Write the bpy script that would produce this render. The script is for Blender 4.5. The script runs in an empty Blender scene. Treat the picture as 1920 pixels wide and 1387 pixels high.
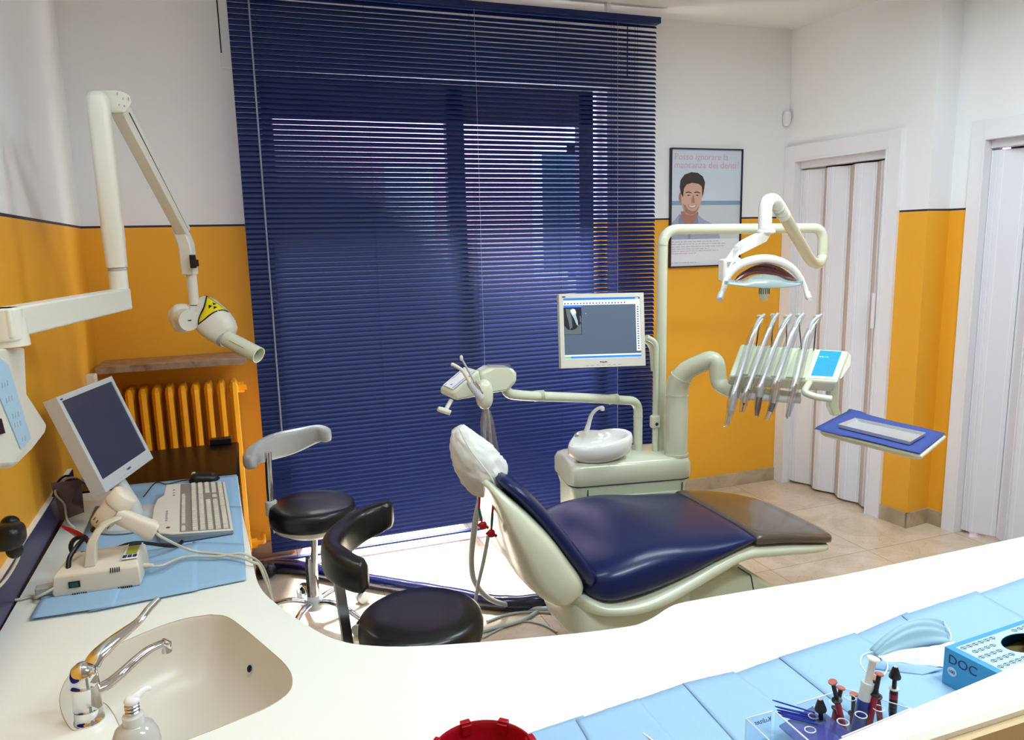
import bpy, bmesh, math, random
from math import sin, cos, pi, radians, sqrt, atan2
from mathutils import Vector, Matrix, geometry
from mathutils.noise import noise as pnoise
V = Vector
random.seed(4)
SC = bpy.context.scene
COL = SC.collection

# ------------------------------------------------------------------ camera
CH = 1.6
FPX, PITCH, ROLL, YAW = 1390.86, radians(9.784), radians(1.372), radians(19.434)
FW = V((sin(YAW) * cos(PITCH), cos(YAW) * cos(PITCH), -sin(PITCH)))
RT = V((cos(YAW), -sin(YAW), 0))
UP = RT.cross(FW)
RT2 = RT * cos(ROLL) - UP * sin(ROLL)
UP2 = RT * sin(ROLL) + UP * cos(ROLL)
cam_d = bpy.data.cameras.new('camera')
cam = bpy.data.objects.new('camera', cam_d)
COL.objects.link(cam)
cam_d.sensor_width = 36
cam_d.lens = 36 * FPX / 1920
cam_d.clip_start = 0.02
cam.matrix_world = Matrix(((RT2.x, UP2.x, -FW.x, 0), (RT2.y, UP2.y, -FW.y, 0), (RT2.z, UP2.z, -FW.z, CH), (0, 0, 0, 1)))
SC.camera = cam
SC.view_settings.view_transform = 'Standard'
SC.view_settings.look = 'None'
SC.view_settings.gamma = 1
SC.view_settings.use_curve_mapping = False
SC.view_settings.exposure = 0.13

# ------------------------------------------------------------------ daylight
w = bpy.data.worlds.new('sky')
SC.world = w
w.use_nodes = True
nt = w.node_tree
bg = nt.nodes['Background']
sky = nt.nodes.new('ShaderNodeTexSky')
sky.sky_type = 'NISHITA'
sky.sun_disc = False
sky.sun_elevation = radians(50)
nt.links.new(sky.outputs[0], bg.inputs[0])
bg.inputs[1].default_value = 1.7
sun_d = bpy.data.lights.new('sun', 'SUN')
sun_d.energy = 55
sun_d.angle = radians(7)
sun_d.color = (.86, .94, 1)
sun = bpy.data.objects.new('sun', sun_d)
COL.objects.link(sun)
_sd = V((-.06, -0.50, -1.0)).normalized()
sun.rotation_euler = _sd.to_track_quat('-Z', 'Y').to_euler()
sun.location = (1, 8, 6)


def area(name, loc, sx, sy, power, col, direction=(0, 0, -1)):
    d = bpy.data.lights.new(name, 'AREA')
    d.shape = 'RECTANGLE'
    d.size, d.size_y = sx, sy
    d.energy = power
    d.color = col
    o = bpy.data.objects.new(name, d)
    COL.objects.link(o)
    o.location = loc
    o.rotation_euler = V(direction).to_track_quat('-Z', 'Y').to_euler()
    return o


area('ceiling_lamp_counter', (1.45, 0.45, 2.72), 1.2, .3, 38, (.82, .94, 1))
area('ceiling_lamp_room', (2.2, 1.9, 2.76), 1.2, .6, 33, (.78, .93, 1))
area('ceiling_lamp_sink', (.1, 1.5, 2.76), 1.0, .4, 12, (.8, .93, 1))


# ------------------------------------------------------------------ helpers
def at(px, py, x=None, y=None, z=None):
    """point of the room seen at a pixel of the 1920x1387 frame, on the plane x=, y= or z="""
    X, Y = px - 960, py - 693.5
    r = FW + RT2 * (X / FPX) - UP2 * (Y / FPX)
    if x is not None:
        t = x / r.x
    elif y is not None:
        t = y / r.y
    else:
        t = (z - CH) / r.z
    return V((0, 0, CH)) + r * t


def proj(p):
    d = V(p) - V((0, 0, CH)); k = d.dot(FW)
    return V((960 + FPX * d.dot(RT2) / k, 693.5 - FPX * d.dot(UP2) / k))


def s2l(c):
    return tuple(((v / 255) / 12.92 if v / 255 <= .04045 else ((v / 255 + .055) / 1.055) ** 2.4) for v in c)


def mat(name, rgb, rough=.5, metal=0.0, spec=.5, coat=0.0, trans=0.0, alpha=1.0, emit=None, estr=1.0, noise=0.0, nscale=20.0, bump=0.0, bscale=200.0, ior=1.45, sheen=0.0):
    m = bpy.data.materials.new(name)
    m.use_nodes = True
    nt = m.node_tree
    b = nt.nodes['Principled BSDF']
    c = s2l(rgb)
    b.inputs['Base Color'].default_value = (*c, 1)
    b.inputs['Roughness'].default_value = rough
    b.inputs['Metallic'].default_value = metal
    b.inputs['Specular IOR Level'].default_value = spec
    b.inputs['Coat Weight'].default_value = coat
    b.inputs['Coat Roughness'].default_value = .08
    b.inputs['Transmission Weight'].default_value = trans
    b.inputs['Alpha'].default_value = alpha
    b.inputs['IOR'].default_value = ior
    b.inputs['Sheen Weight'].default_value = sheen
    if emit:
        b.inputs['Emission Color'].default_value = (*s2l(emit), 1)
        b.inputs['Emission Strength'].default_value = estr
    if noise or bump:
        tc = nt.nodes.new('ShaderNodeTexCoord')
        if noise:
            n = nt.nodes.new('ShaderNodeTexNoise')
            n.inputs['Scale'].default_value = nscale
            n.inputs['Detail'].default_value = 5
            nt.links.new(tc.outputs['Object'], n.inputs['Vector'])
            r = nt.nodes.new('ShaderNodeValToRGB')
            r.color_ramp.elements[0].position = .3
            r.color_ramp.elements[1].position = .7
            r.color_ramp.elements[0].color = (*[x * (1 - noise) for x in c], 1)
            r.color_ramp.elements[1].color = (*[min(1, x * (1 + noise)) for x in c], 1)
            nt.links.new(n.outputs['Fac'], r.inputs[0])
            nt.links.new(r.outputs[0], b.inputs['Base Color'])
        if bump:
            n2 = nt.nodes.new('ShaderNodeTexNoise')
            n2.inputs['Scale'].default_value = bscale
            nt.links.new(tc.outputs['Object'], n2.inputs['Vector'])
            bp = nt.nodes.new('ShaderNodeBump')
            bp.inputs['Strength'].default_value = bump
            bp.inputs['Distance'].default_value = .002
            nt.links.new(n2.outputs['Fac'], bp.inputs['Height'])
            nt.links.new(bp.outputs[0], b.inputs['Normal'])
    return m


def wall_material(zline=1.712):
    """plaster: orange dado with a navy line, white above"""
    m = bpy.data.materials.new('wall_paint')
    m.use_nodes = True
    nt = m.node_tree
    N = nt.nodes.new
    b = nt.nodes['Principled BSDF']
    b.inputs['Roughness'].default_value = .55
    g = N('ShaderNodeNewGeometry')
    sp = N('ShaderNodeSeparateXYZ')
    nt.links.new(g.outputs['Position'], sp.inputs[0])
    m1 = N('ShaderNodeMath'); m1.operation = 'GREATER_THAN'; m1.inputs[1].default_value = zline - .005
    m2 = N('ShaderNodeMath'); m2.operation = 'GREATER_THAN'; m2.inputs[1].default_value = zline + .005
    nt.links.new(sp.outputs[2], m1.inputs[0]); nt.links.new(sp.outputs[2], m2.inputs[0])
    x1 = N('ShaderNodeMixRGB'); x1.inputs[1].default_value = (*s2l((236, 170, 42)), 1); x1.inputs[2].default_value = (*s2l((34, 30, 62)), 1)
    x2 = N('ShaderNodeMixRGB'); x2.inputs[2].default_value = (*s2l((236, 237, 240)), 1)
    nt.links.new(m1.outputs[0], x1.inputs[0]); nt.links.new(x1.outputs[0], x2.inputs[1]); nt.links.new(m2.outputs[0], x2.inputs[0])
    nt.links.new(x2.outputs[0], b.inputs['Base Color'])
    n2 = N('ShaderNodeTexNoise'); n2.inputs['Scale'].default_value = 120
    nt.links.new(g.outputs['Position'], n2.inputs['Vector'])
    bp = N('ShaderNodeBump'); bp.inputs['Strength'].default_value = .06; bp.inputs['Distance'].default_value = .003
    nt.links.new(n2.outputs['Fac'], bp.inputs['Height']); nt.links.new(bp.outputs[0], b.inputs['Normal'])
    return m


def marble(name, c1, c2, scale, rough, tile=None, joint=(176, 156, 128)):
    m = bpy.data.materials.new(name)
    m.use_nodes = True
    nt = m.node_tree
    N = nt.nodes.new
    L = nt.links.new
    b = nt.nodes['Principled BSDF']
    b.inputs['Roughness'].default_value = rough
    g = N('ShaderNodeNewGeometry')
    n1 = N('ShaderNodeTexNoise'); n1.inputs['Scale'].default_value = scale; n1.inputs['Detail'].default_value = 8; n1.inputs['Distortion'].default_value = 1.2
    L(g.outputs['Position'], n1.inputs['Vector'])
    r = N('ShaderNodeValToRGB')
    r.color_ramp.elements[0].position = .35; r.color_ramp.elements[0].color = (*s2l(c1), 1)
    r.color_ramp.elements[1].position = .62; r.color_ramp.elements[1].color = (*s2l(c2), 1)
    L(n1.outputs['Fac'], r.inputs[0])
    n2 = N('ShaderNodeTexNoise'); n2.inputs['Scale'].default_value = scale * 2.2; n2.inputs['Detail'].default_value = 10; n2.inputs['Distortion'].default_value = 2.5
    L(g.outputs['Position'], n2.inputs['Vector'])
    r2 = N('ShaderNodeValToRGB')
    e = r2.color_ramp.elements
    e[0].position = .49; e[0].color = (1, 1, 1, 1); e[1].position = .515; e[1].color = (1, 1, 1, 1)
    k = e.new(.5); k.color = (.72, .64, .55, 1)
    L(n2.outputs['Fac'], r2.inputs[0])
    mx = N('ShaderNodeMixRGB'); mx.blend_type = 'MULTIPLY'; mx.inputs[0].default_value = .6
    L(r.outputs[0], mx.inputs[1]); L(r2.outputs[0], mx.inputs[2])
    last = mx
    if tile:
        br = N('ShaderNodeTexBrick')
        br.offset = 0
        br.inputs['Scale'].default_value = 1
        br.inputs['Brick Width'].default_value = tile
        br.inputs['Row Height'].default_value = tile
        br.inputs['Mortar Size'].default_value = .0014
        br.inputs['Color1'].default_value = (1, 1, 1, 1); br.inputs['Color2'].default_value = (.93, .93, .93, 1)
        br.inputs['Mortar'].default_value = (*s2l(joint), 1)
        mp = N('ShaderNodeMapping'); mp.inputs['Location'].default_value = (.11, .22, 0)
        L(g.outputs['Position'], mp.inputs[0]); L(mp.outputs[0], br.inputs['Vector'])
        m3 = N('ShaderNodeMixRGB'); m3.blend_type = 'MULTIPLY'; m3.inputs[0].default_value = 1
        L(mx.outputs[0], m3.inputs[1]); L(br.outputs['Color'], m3.inputs[2])
        last = m3
    L(last.outputs[0], b.inputs['Base Color'])
    return m


def thin_glass(name='window_glass', tint=(1, 1, 1), k=.06, rough=.02):
    m = bpy.data.materials.new(name); m.use_nodes = True
    nt = m.node_tree; nt.nodes.remove(nt.nodes['Principled BSDF'])
    a = nt.nodes.new('ShaderNodeBsdfTransparent'); b = nt.nodes.new('ShaderNodeBsdfGlossy'); b.inputs['Roughness'].default_value = rough
    a.inputs[0].default_value = (*tint, 1)
    x = nt.nodes.new('ShaderNodeMixShader'); x.inputs[0].default_value = k
    nt.links.new(a.outputs[0], x.inputs[1]); nt.links.new(b.outputs[0], x.inputs[2])
    nt.links.new(x.outputs[0], nt.nodes['Material Output'].inputs[0])
    return m


M = dict(
    wall=wall_material(),
    ceiling=mat('ceiling_paint', (222, 222, 220), .7),
    floor=marble('beige_marble', (206, 184, 156), (228, 210, 186), 3.2, .2, .60),
    base=marble('skirting_marble', (168, 148, 122), (196, 178, 150), 5, .3),
    shelfm=marble('brown_marble', (120, 96, 80), (168, 142, 122), 14, .3),
    door=mat('white_door_pvc', (222, 222, 232), .35),
    hinge=mat('beige_hinge_pvc', (205, 188, 178), .5),
    trim=mat('white_trim', (232, 232, 238), .35),
    dark=mat('black_plastic', (16, 16, 18), .35),
    matte=mat('matte_black', (8, 8, 9), .8),
    winframe=mat('window_frame_backlit', (96, 84, 92), .5),  # backlit pale frame: its shade is put into the base colour
    glass=thin_glass(),
    facade=mat('pink_facade', (226, 170, 178), .9),
    facadew=mat('facade_white', (230, 232, 228), .9),
    shutter=mat('green_shutter', (60, 84, 96), .7),
    blind=mat('blue_aluminium', (10, 30, 88), .40, spec=.4),
    cord=mat('blue_cord', (26, 36, 92), .8),
    cordw=mat('pale_cord', (150, 160, 190), .7),
    wand=mat('clear_wand', (130, 138, 160), .25, spec=.5),
    radiator=mat('orange_enamel', (244, 168, 30), .32),
    cream=mat('cream_plastic', (214, 219, 196), .22, coat=.4),
    creamp=mat('cream_panel', (200, 208, 184), .3),
    ivory=mat('ivory_plastic', (222, 220, 208), .32),
    beige=mat('beige_plastic', (224, 214, 196), .42),
    greyp=mat('grey_plastic', (176, 178, 178), .35),
    lgrey=mat('light_grey_plastic', (200, 203, 206), .35),
    white=mat('glossy_white', (244, 246, 244), .12, coat=.5),
    top=mat('white_laminate', (240, 241, 232), .28),
    basin=mat('cream_basin', (218, 211, 197), .3),
    rimside=mat('beige_laminate', (196, 172, 132), .4),
    bluelam=mat('blue_laminate', (16, 20, 84), .3, spec=.3),
    cab=mat('cabinet_white', (225, 222, 214), .5),
    chrome=mat('chrome', (225, 226, 230), .06, metal=1),
    steel=mat('brushed_steel', (200, 202, 206), .25, metal=1),
    alu=mat('aluminium', (196, 198, 202), .3, metal=.45),
    navy=mat('navy_upholstery', (9, 26, 78), .3, coat=.12, spec=.4, bump=.08, bscale=350),
    black=mat('black_vinyl', (19, 18, 22), .33, coat=.15, bump=.06, bscale=400),
    paper=mat('blue_paper', (150, 186, 216), .85, bump=.15, bscale=500),
    dblue=mat('dark_blue_paper', (58, 76, 146), .85),
    film=thin_glass('clear_film', (.93, .94, .95), .20, .28),
    brownfilm=mat('brown_film', (84, 74, 66), .2, coat=.3),
    cover=mat('white_nonwoven', (232, 234, 230), .7, alpha=.93, bump=.3, bscale=60),
    hose=mat('grey_hose', (182, 186, 188), .35),
    cable=mat('ivory_cable', (205, 200, 180), .45),
    navywrap=mat('navy_wrapped_hose', (14, 18, 54), .14, coat=.8, bump=.5, bscale=40),
    key=mat('keyboard_keys', (214, 210, 194), .5),
    keyb=mat('keyboard_case', (220, 214, 202), .45),
    keygap=mat('keyboard_gap_dark', (138, 128, 122), .6),
    keys=mat('keyboard_side', (128, 140, 152), .5),
    yellow=mat('yellow_sticker', (232, 214, 0), .4),
    red=mat('red_plastic', (158, 8, 28), .3),
    redd=mat('red_barrel', (150, 20, 50), .3),
    green=mat('green_strap', (20, 92, 70), .6),
    navyd=mat('dark_navy_print', (40, 40, 90), .5),
    blueprint=mat('blue_keypad', (172, 208, 230), .3),
    consolepad=mat('blue_console_pad', (40, 150, 238), .25, emit=(30, 140, 240), estr=.25),
    aqua=mat('aqua_clear_plastic', (160, 184, 186), .1, alpha=.6, spec=.8),
    acrylic=thin_glass('clear_acrylic', (.93, .96, .98), .07, .03),
    purple=mat('purple_clear_plastic', (90, 90, 170), .15, alpha=.6),
    bronze=mat('bronze_reflector', (96, 62, 60), .18, metal=.3, noise=.25, nscale=150),
    screenoff=mat('screen_off', (62, 64, 84), .22),
    scr_grey=mat('screen_grey', (72, 84, 100), .4, emit=(72, 86, 106), estr=.7),
    scr_blue=mat('screen_blue', (40, 110, 220), .4, emit=(40, 110, 225), estr=.9),
    scr_white=mat('screen_white', (210, 215, 235), .4, emit=(215, 220, 240), estr=.75),
    scr_dark=mat('screen_dark', (16, 22, 26), .4, emit=(20, 26, 32), estr=.7),
    scr_tooth=mat('screen_tooth', (150, 165, 175), .4, emit=(150, 165, 178), estr=.6),
    scr_tooth2=mat('screen_tooth_bright', (230, 225, 235), .4, emit=(235, 230, 238), estr=.8),
    scr_root=mat('screen_tooth_dim', (80, 92, 96), .4, emit=(84, 96, 100), estr=.6),
    scr_green=mat('screen_green', (110, 170, 130), .4, emit=(110, 170, 130), estr=.7),
    scr_line=mat('screen_line', (90, 90, 200), .4, emit=(100, 100, 220), estr=.7),
    p_sky=mat('print_sky', (204, 216, 232), .4), p_sea=mat('print_sea', (130, 158, 186), .4),
    p_sand=mat('print_sand', (200, 208, 216), .4), p_white=mat('print_white', (226, 229, 238), .4),
    p_skin=mat('print_skin', (206, 168, 150), .4), p_skind=mat('print_skin_shadow', (166, 122, 108), .4),
    p_hair=mat('print_hair', (58, 50, 50), .4), p_shirt=mat('print_shirt', (158, 166, 192), .4),
    p_shirtd=mat('print_shirt_dark', (132, 138, 170), .4), p_red=mat('print_red_text', (208, 172, 188), .4),
    p_grey=mat('print_grey_text', (170, 174, 188), .4), p_teeth=mat('print_teeth', (228, 226, 228), .4),
    frameb=mat('black_frame', (22, 20, 44), .3),
    boxblue=mat('blue_cardboard', (62, 150, 200), .4), boxlight=mat('pale_blue_print', (176, 208, 230), .4),
    boxside=mat('mid_blue_cardboard', (70, 150, 204), .4), glovehole=mat('box_inside', (110, 100, 60), .8),
    latex=mat('latex_glove', (226, 214, 184), .6),
    maskblue=mat('mask_pale_blue', (160, 192, 206), .8, alpha=.92), maskwhite=mat('mask_white', (228, 240, 250), .8),
    brushblue=mat('blue_plastic', (22, 40, 150), .35), gel=mat('blue_gel', (34, 54, 140), .3),
    clearp=mat('milky_plastic', (232, 234, 232), .25, alpha=.8), soap=mat('milky_soap_bottle', (200, 200, 196), .15, alpha=.86, coat=.5),
    orangecap=mat('copper_cap', (176, 100, 84), .35), brown=mat('brown_card', (96, 60, 52), .3, coat=.4),
    smoke=mat('smoked_black', (18, 11, 7), .3, spec=.3), lcd=mat('green_screen', (160, 170, 30), .3),
    bladder=mat('inner_white', (235, 236, 238), .6),
)


class G:
    """collects geometry in world coordinates, several materials"""
    def __init__(s):
        s.v, s.f, s.m = [], [], []
        s.cur = 0

    def add(s, vs, fs):
        o = len(s.v)
        s.v += [V(p) for p in vs]
        s.f += [tuple(i + o for i in f) for f in fs]
        s.m += [s.cur] * len(fs)
        return s

    def box(s, c, size, R=None, taper=1.0):
        c = V(c); a, b, h = (k / 2 for k in size)
        P = []
        for z, t in ((-h, 1), (h, taper)):
            for x, y in ((-a, -b), (a, -b), (a, b), (-a, b)):
                p = V((x * t, y * t, z))
                if R: p = R @ p
                P.append(c + p)
        return s.add(P, [(3, 2, 1, 0), (4, 5, 6, 7), (0, 1, 5, 4), (1, 2, 6, 5), (2, 3, 7, 6), (3, 0, 4, 7)])

    def bx(s, x0, x1, y0, y1, z0, z1):
        return s.box(((x0 + x1) / 2, (y0 + y1) / 2, (z0 + z1) / 2), (x1 - x0, y1 - y0, z1 - z0))

    def loft(s, rings, cap=True, closed=True):
        n = len(rings[0]); o = []
        P = [p for r in rings for p in r]
        for i in range(len(rings) - 1):
            for j in range(n if closed else n - 1):
                k = (j + 1) % n
                o.append((i * n + j, i * n + k, (i + 1) * n + k, (i + 1) * n + j))
        if cap:
            o.append(tuple(range(n - 1, -1, -1)))
            o.append(tuple((len(rings) - 1) * n + j for j in range(n)))
        return s.add(P, o)

    def tube(s, pts, r, n=14, cap=True, flat=1.0, upv=None):
        pts = [V(p) for p in pts]
        R = r if isinstance(r, (list, tuple)) else [r] * len(pts)
        rings = []
        prev = None
        for i, p in enumerate(pts):
            t = (pts[min(i + 1, len(pts) - 1)] - pts[max(i - 1, 0)])
            if t.length < 1e-9: t = V((0, 0, 1))
            t.normalize()
            if prev is None:
                u = V(upv) if upv else (V((0, 0, 1)) if abs(t.z) < .9 else V((1, 0, 0)))
            else:
                u = prev
            u = u - t * u.dot(t)
            if u.length < 1e-6: u = t.orthogonal()
            u.normalize(); prev = u
            v = t.cross(u)
            rings.append([p + (u * cos(a) * flat + v * sin(a)) * R[i] for a in (2 * pi * k / n for k in range(n))])
        return s.loft(rings, cap)

    def cyl(s, a, b, r0, r1=None, n=20):
        return s.tube([a, b], [r0, r0 if r1 is None else r1], n)

    def lathe(s, prof, o=(0, 0, 0), ax=(0, 0, 1), n=28, sx=1, sy=1, u=None):
        o = V(o); ax = V(ax).normalized()
        u = V(u) if u else (ax.orthogonal() if abs(ax.z) < .999 else V((1, 0, 0)))
        u = (u - ax * u.dot(ax)).normalized(); v = ax.cross(u)
        rings = [[o + ax * z + (u * cos(a) * sx + v * sin(a) * sy) * max(r, 1e-4) for a in (2 * pi * k / n for k in range(n))] for r, z in prof]
        return s.loft(rings, True)

    def prism(s, poly, d):
        """polygon (world points) pushed along vector d"""
        d = V(d); P = [V(p) for p in poly]; n = len(P)
        a = V((0, 0, 0))
        for i in range(n): a += P[i].cross(P[(i + 1) % n])
        if a.dot(d) > 0: P = P[::-1]
        tri = geometry.tessellate_polygon([P])
        fs = [tuple(t) for t in tri] + [tuple(reversed([k + n for k in t])) for t in tri]
        fs = []
        for t in tri:
            nn = (P[t[1]] - P[t[0]]).cross(P[t[2]] - P[t[0]])
            if nn.dot(d) > 0: t = (t[0], t[2], t[1])
            fs.append(tuple(t)); fs.append((t[0] + n, t[2] + n, t[1] + n))
        for i in range(n):
            k = (i + 1) % n
            fs.append((i, i + n, k + n, k))
        return s.add(P + [p + d for p in P], fs)

    def sell(s, c, a, b, h, e1=2.0, e2=2.0, R=None, nu=28, nv=14):
        """superellipsoid"""
        c = V(c)
        f = lambda w, e: math.copysign(abs(w) ** (2 / e), w)
        rings = []
        for i in range(nv + 1):
            ph = -pi / 2 + pi * i / nv
            cz, sz = f(cos(ph), e2), f(sin(ph), e2)
            rg = []
            for j in range(nu):
                th = 2 * pi * j / nu
                p = V((a * max(cz, 1e-4) * f(cos(th), e1), b * max(cz, 1e-4) * f(sin(th), e1), h * sz))
                if R: p = R @ p
                rg.append(c + p)
            rings.append(rg)
        return s.loft(rings, True)


def sring(c, u, v, a, b, e=2.0, n=28):
    c, u, v = V(c), V(u), V(v)
    f = lambda w: math.copysign(abs(w) ** (2 / e), w)
    return [c + u * a * f(cos(t)) + v * b * f(sin(t)) for t in (2 * pi * k / n for k in range(n))]


def rnd(pts, r, n=6):
    """polyline with rounded corners"""
    pts = [V(p) for p in pts]
    out = [pts[0]]
    for i in range(1, len(pts) - 1):
        a, b, c = pts[i - 1], pts[i], pts[i + 1]
        rr = r[i - 1] if isinstance(r, (list, tuple)) else r
        d1, d2 = (a - b), (c - b)
        k = min(rr, d1.length * .48, d2.length * .48)
        p0, p1 = b + d1.normalized() * k, b + d2.normalized() * k
        for j in range(n + 1):
            t = j / n
            out.append(p0 * (1 - t) ** 2 + b * 2 * t * (1 - t) + p1 * t * t)
    out.append(pts[-1])
    return out


def spline(pts, n=8):
    pts = [V(p) for p in pts]
    q = [pts[0] * 2 - pts[1]] + pts + [pts[-1] * 2 - pts[-2]]
    out = []
    for i in range(1, len(q) - 2):
        a, b, c, d = q[i - 1:i + 3]
        for j in range(n):
            t = j / n
            out.append(.5 * ((2 * b) + (c - a) * t + (2 * a - 5 * b + 4 * c - d) * t * t + (-a + 3 * b - 3 * c + d) * t ** 3))
    out.append(pts[-1])
    return out


def ipl(tab, t):
    """smooth interpolation of rows (t, ...) at t"""
    for i in range(len(tab) - 1):
        if t <= tab[i + 1][0] or i == len(tab) - 2:
            a, b = tab[i], tab[i + 1]
            k = (t - a[0]) / (b[0] - a[0])
            return [x + (y - x) * k for x, y in zip(a[1:], b[1:])]


def thing(name, label, cat, loc=(0, 0, 0), group=None):
    o = bpy.data.objects.new(name, None)
    o.empty_display_size = .05
    COL.objects.link(o)
    o.location = loc
    o['label'] = label
    o['category'] = cat
    if group: o['group'] = group
    return o


def root_loc(o):
    l = V((0, 0, 0))
    while o:
        l += o.location; o = o.parent
    return l


def obj(name, g, m, parent=None, bevel=0, label=None, cat=None, group=None, kind=None, smooth=35, subd=0, solid=0):
    me = bpy.data.meshes.new(name)
    off = root_loc(parent) if parent else V((0, 0, 0))
    org = V((0, 0, 0))
    if not parent and kind != 'structure':
        xs = [p.x for p in g.v]; ys = [p.y for p in g.v]; zs = [p.z for p in g.v]
        org = V(((min(xs) + max(xs)) / 2, (min(ys) + max(ys)) / 2, min(zs)))
    me.from_pydata([p - off - org for p in g.v], [], g.f)
    ms = m if isinstance(m, (list, tuple)) else [m]
    for k in ms: me.materials.append(M[k] if isinstance(k, str) else k)
    me.polygons.foreach_set('material_index', g.m)
    bm = bmesh.new(); bm.from_mesh(me)
    bmesh.ops.recalc_face_normals(bm, faces=bm.faces)
    bm.to_mesh(me); bm.free()
    if smooth:
        me.shade_smooth()
        me.set_sharp_from_angle(angle=radians(smooth))
    o = bpy.data.objects.new(name, me)
    COL.objects.link(o)
    if parent: o.parent = parent
    else: o.location = org
    if solid:
        d = o.modifiers.new('thickness', 'SOLIDIFY'); d.thickness = solid; d.offset = 0
    if bevel:
        b = o.modifiers.new('bevel', 'BEVEL'); b.width = bevel; b.segments = 3; b.limit_method = 'ANGLE'; b.angle_limit = radians(40)
    if subd:
        sb = o.modifiers.new('sub', 'SUBSURF'); sb.levels = subd; sb.render_levels = subd
    if label: o['label'] = label
    if cat: o['category'] = cat
    if group: o['group'] = group
    if kind: o['kind'] = kind
    return o


def text(name, s, size, o, right, up, m, parent, ext=.0004, align='LEFT', sx=1.0):
    cu = bpy.data.curves.new(name, 'FONT')
    cu.body = s; cu.size = size; cu.extrude = ext; cu.align_x = align
    cu.resolution_u = 3
    tmp = bpy.data.objects.new(name, cu)
    COL.objects.link(tmp)
    dg = bpy.context.evaluated_depsgraph_get()
    me = bpy.data.meshes.new_from_object(tmp.evaluated_get(dg))
    bpy.data.objects.remove(tmp)
    right, up = V(right).normalized(), V(up).normalized()
    nrm = right.cross(up)
    R = Matrix((right * sx, up, nrm)).transposed()
    off = root_loc(parent) if parent else V((0, 0, 0))
    for v in me.vertices:
        v.co = R @ v.co + V(o) - off
    me.materials.clear(); me.materials.append(M[m])
    ob = bpy.data.objects.new(name, me)
    COL.objects.link(ob)
    if parent: ob.parent = parent
    return ob


def copy_tree(o, parent=None):
    c = o.copy(); COL.objects.link(c)
    if parent: c.parent = parent
    for ch in list(o.children): copy_tree(ch, c)
    return c


def quad_slab(c4, d):
    return G().prism(c4, d)


X, Y, Z = V((1, 0, 0)), V((0, 1, 0)), V((0, 0, 1))

# ------------------------------------------------------------------ room shell
D = 3.9065           # back wall plane
CEIL = 2.82
A5 = radians(5.2445)
DW = V((sin(A5), -cos(A5), 0))       # direction of the door walls, away from the corner
DN = V((-cos(A5), -sin(A5), 0))      # their normal, into the room
O1 = V((3.2251, D, 0))
O2 = V((3.484, 2.954, 0))
C1 = O1 + DW * .974
LW0 = V((-.70, D, 0)); LWD = V((.035, -1, 0)).normalized()

obj('floor', G().bx(-1.2, 6.5, -2.6, 4.3, -.1, 0), 'floor', kind='structure', smooth=0)
obj('ceiling', G().bx(-1.2, 6.5, -2.6, 4.3, CEIL, CEIL + .1), 'ceiling', kind='structure', smooth=0)
OX0, OX1, OZ = .13, 1.98, 2.43
g = G(); g.bx(-1.1, OX0, D, D + .25, 0, CEIL); g.bx(OX1, 3.6, D, D + .25, 0, CEIL); g.bx(OX0, OX1, D, D + .25, OZ, CEIL)
obj('wall_back', g, 'wall', kind='structure', smooth=0)
lw1 = LW0 + LWD * 6.5
obj('wall_left', G().prism([LW0 + Y * .3, lw1, lw1 - X * .3, LW0 - X * .3 + Y * .3], Z * CEIL), 'wall', kind='structure', smooth=0)
obj('wall_front', G().bx(-1.2, 6.5, -2.6, -2.45, 0, CEIL), 'wall', kind='structure', smooth=0)


def wall_run(name, O, u0, u1, openings, back=.12):
    g = G()
    us = [u0] + [k for ab in openings for k in ab[:2]] + [u1]
    for i in range(0, len(us), 2):
        a, b = O + DW * us[i], O + DW * us[i + 1]
        g.prism([a, b, b - DN * back, a - DN * back], Z * CEIL)
    for (a_, b_, h) in openings:
        a, b = O + DW * a_ + Z * h, O + DW * b_ + Z * h
        g.prism([a, b, b - DN * back, a - DN * back], Z * (CEIL - h))
    return obj(name, g, 'wall', kind='structure', smooth=0)


wall_run('wall_right', O1, 0, .90, [(.077, .735, 2.05)], .10)
ret = G().prism([C1 - DW * .0739 - DN * .10, C1 - DW * .0739, C1, O2, O2 - DN * .1], Z * CEIL)
obj('wall_return', ret, 'wall', kind='structure', smooth=0)
wall_run('wall_right_side', O2, .0, 5.6, [(.165, .93, 2.05)], .12)
# closed backs added behind the folding doors, painted black for the rooms' darkness
for nm, O, a, b in (('wall_black_back_one', O1, -.1, .86), ('wall_black_back_two', O2, .1, 1.0)):
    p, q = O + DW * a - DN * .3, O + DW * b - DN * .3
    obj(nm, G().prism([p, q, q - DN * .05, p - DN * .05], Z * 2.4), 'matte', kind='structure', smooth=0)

# skirting
g = G()
g.bx(2.15, 3.225, D - .012, D, 0, .085)
obj('baseboard_back', g, 'base', kind='structure', smooth=0, bevel=.002)
obj('baseboard_back_left', G().bx(-.70, .12, D - .012, D, 0, .085), 'base', kind='structure', smooth=0)
g = G()
for O, a, b in ((O1, .81, .986), (O2, .012, .10)):
    p, q = O + DW * a, O + DW * b
    g.prism([p, q, q + DN * .012, p + DN * .012], Z * .085)
p, q = C1 + DN * .012 + DW * .012, O2 + DW * .012 + DN * .0
g.prism([C1 + DN * .012, C1 + DN * .012 + DW * .012, q, O2], Z * .085)
obj('baseboard_right', g, 'base', kind='structure', smooth=0)

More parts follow.
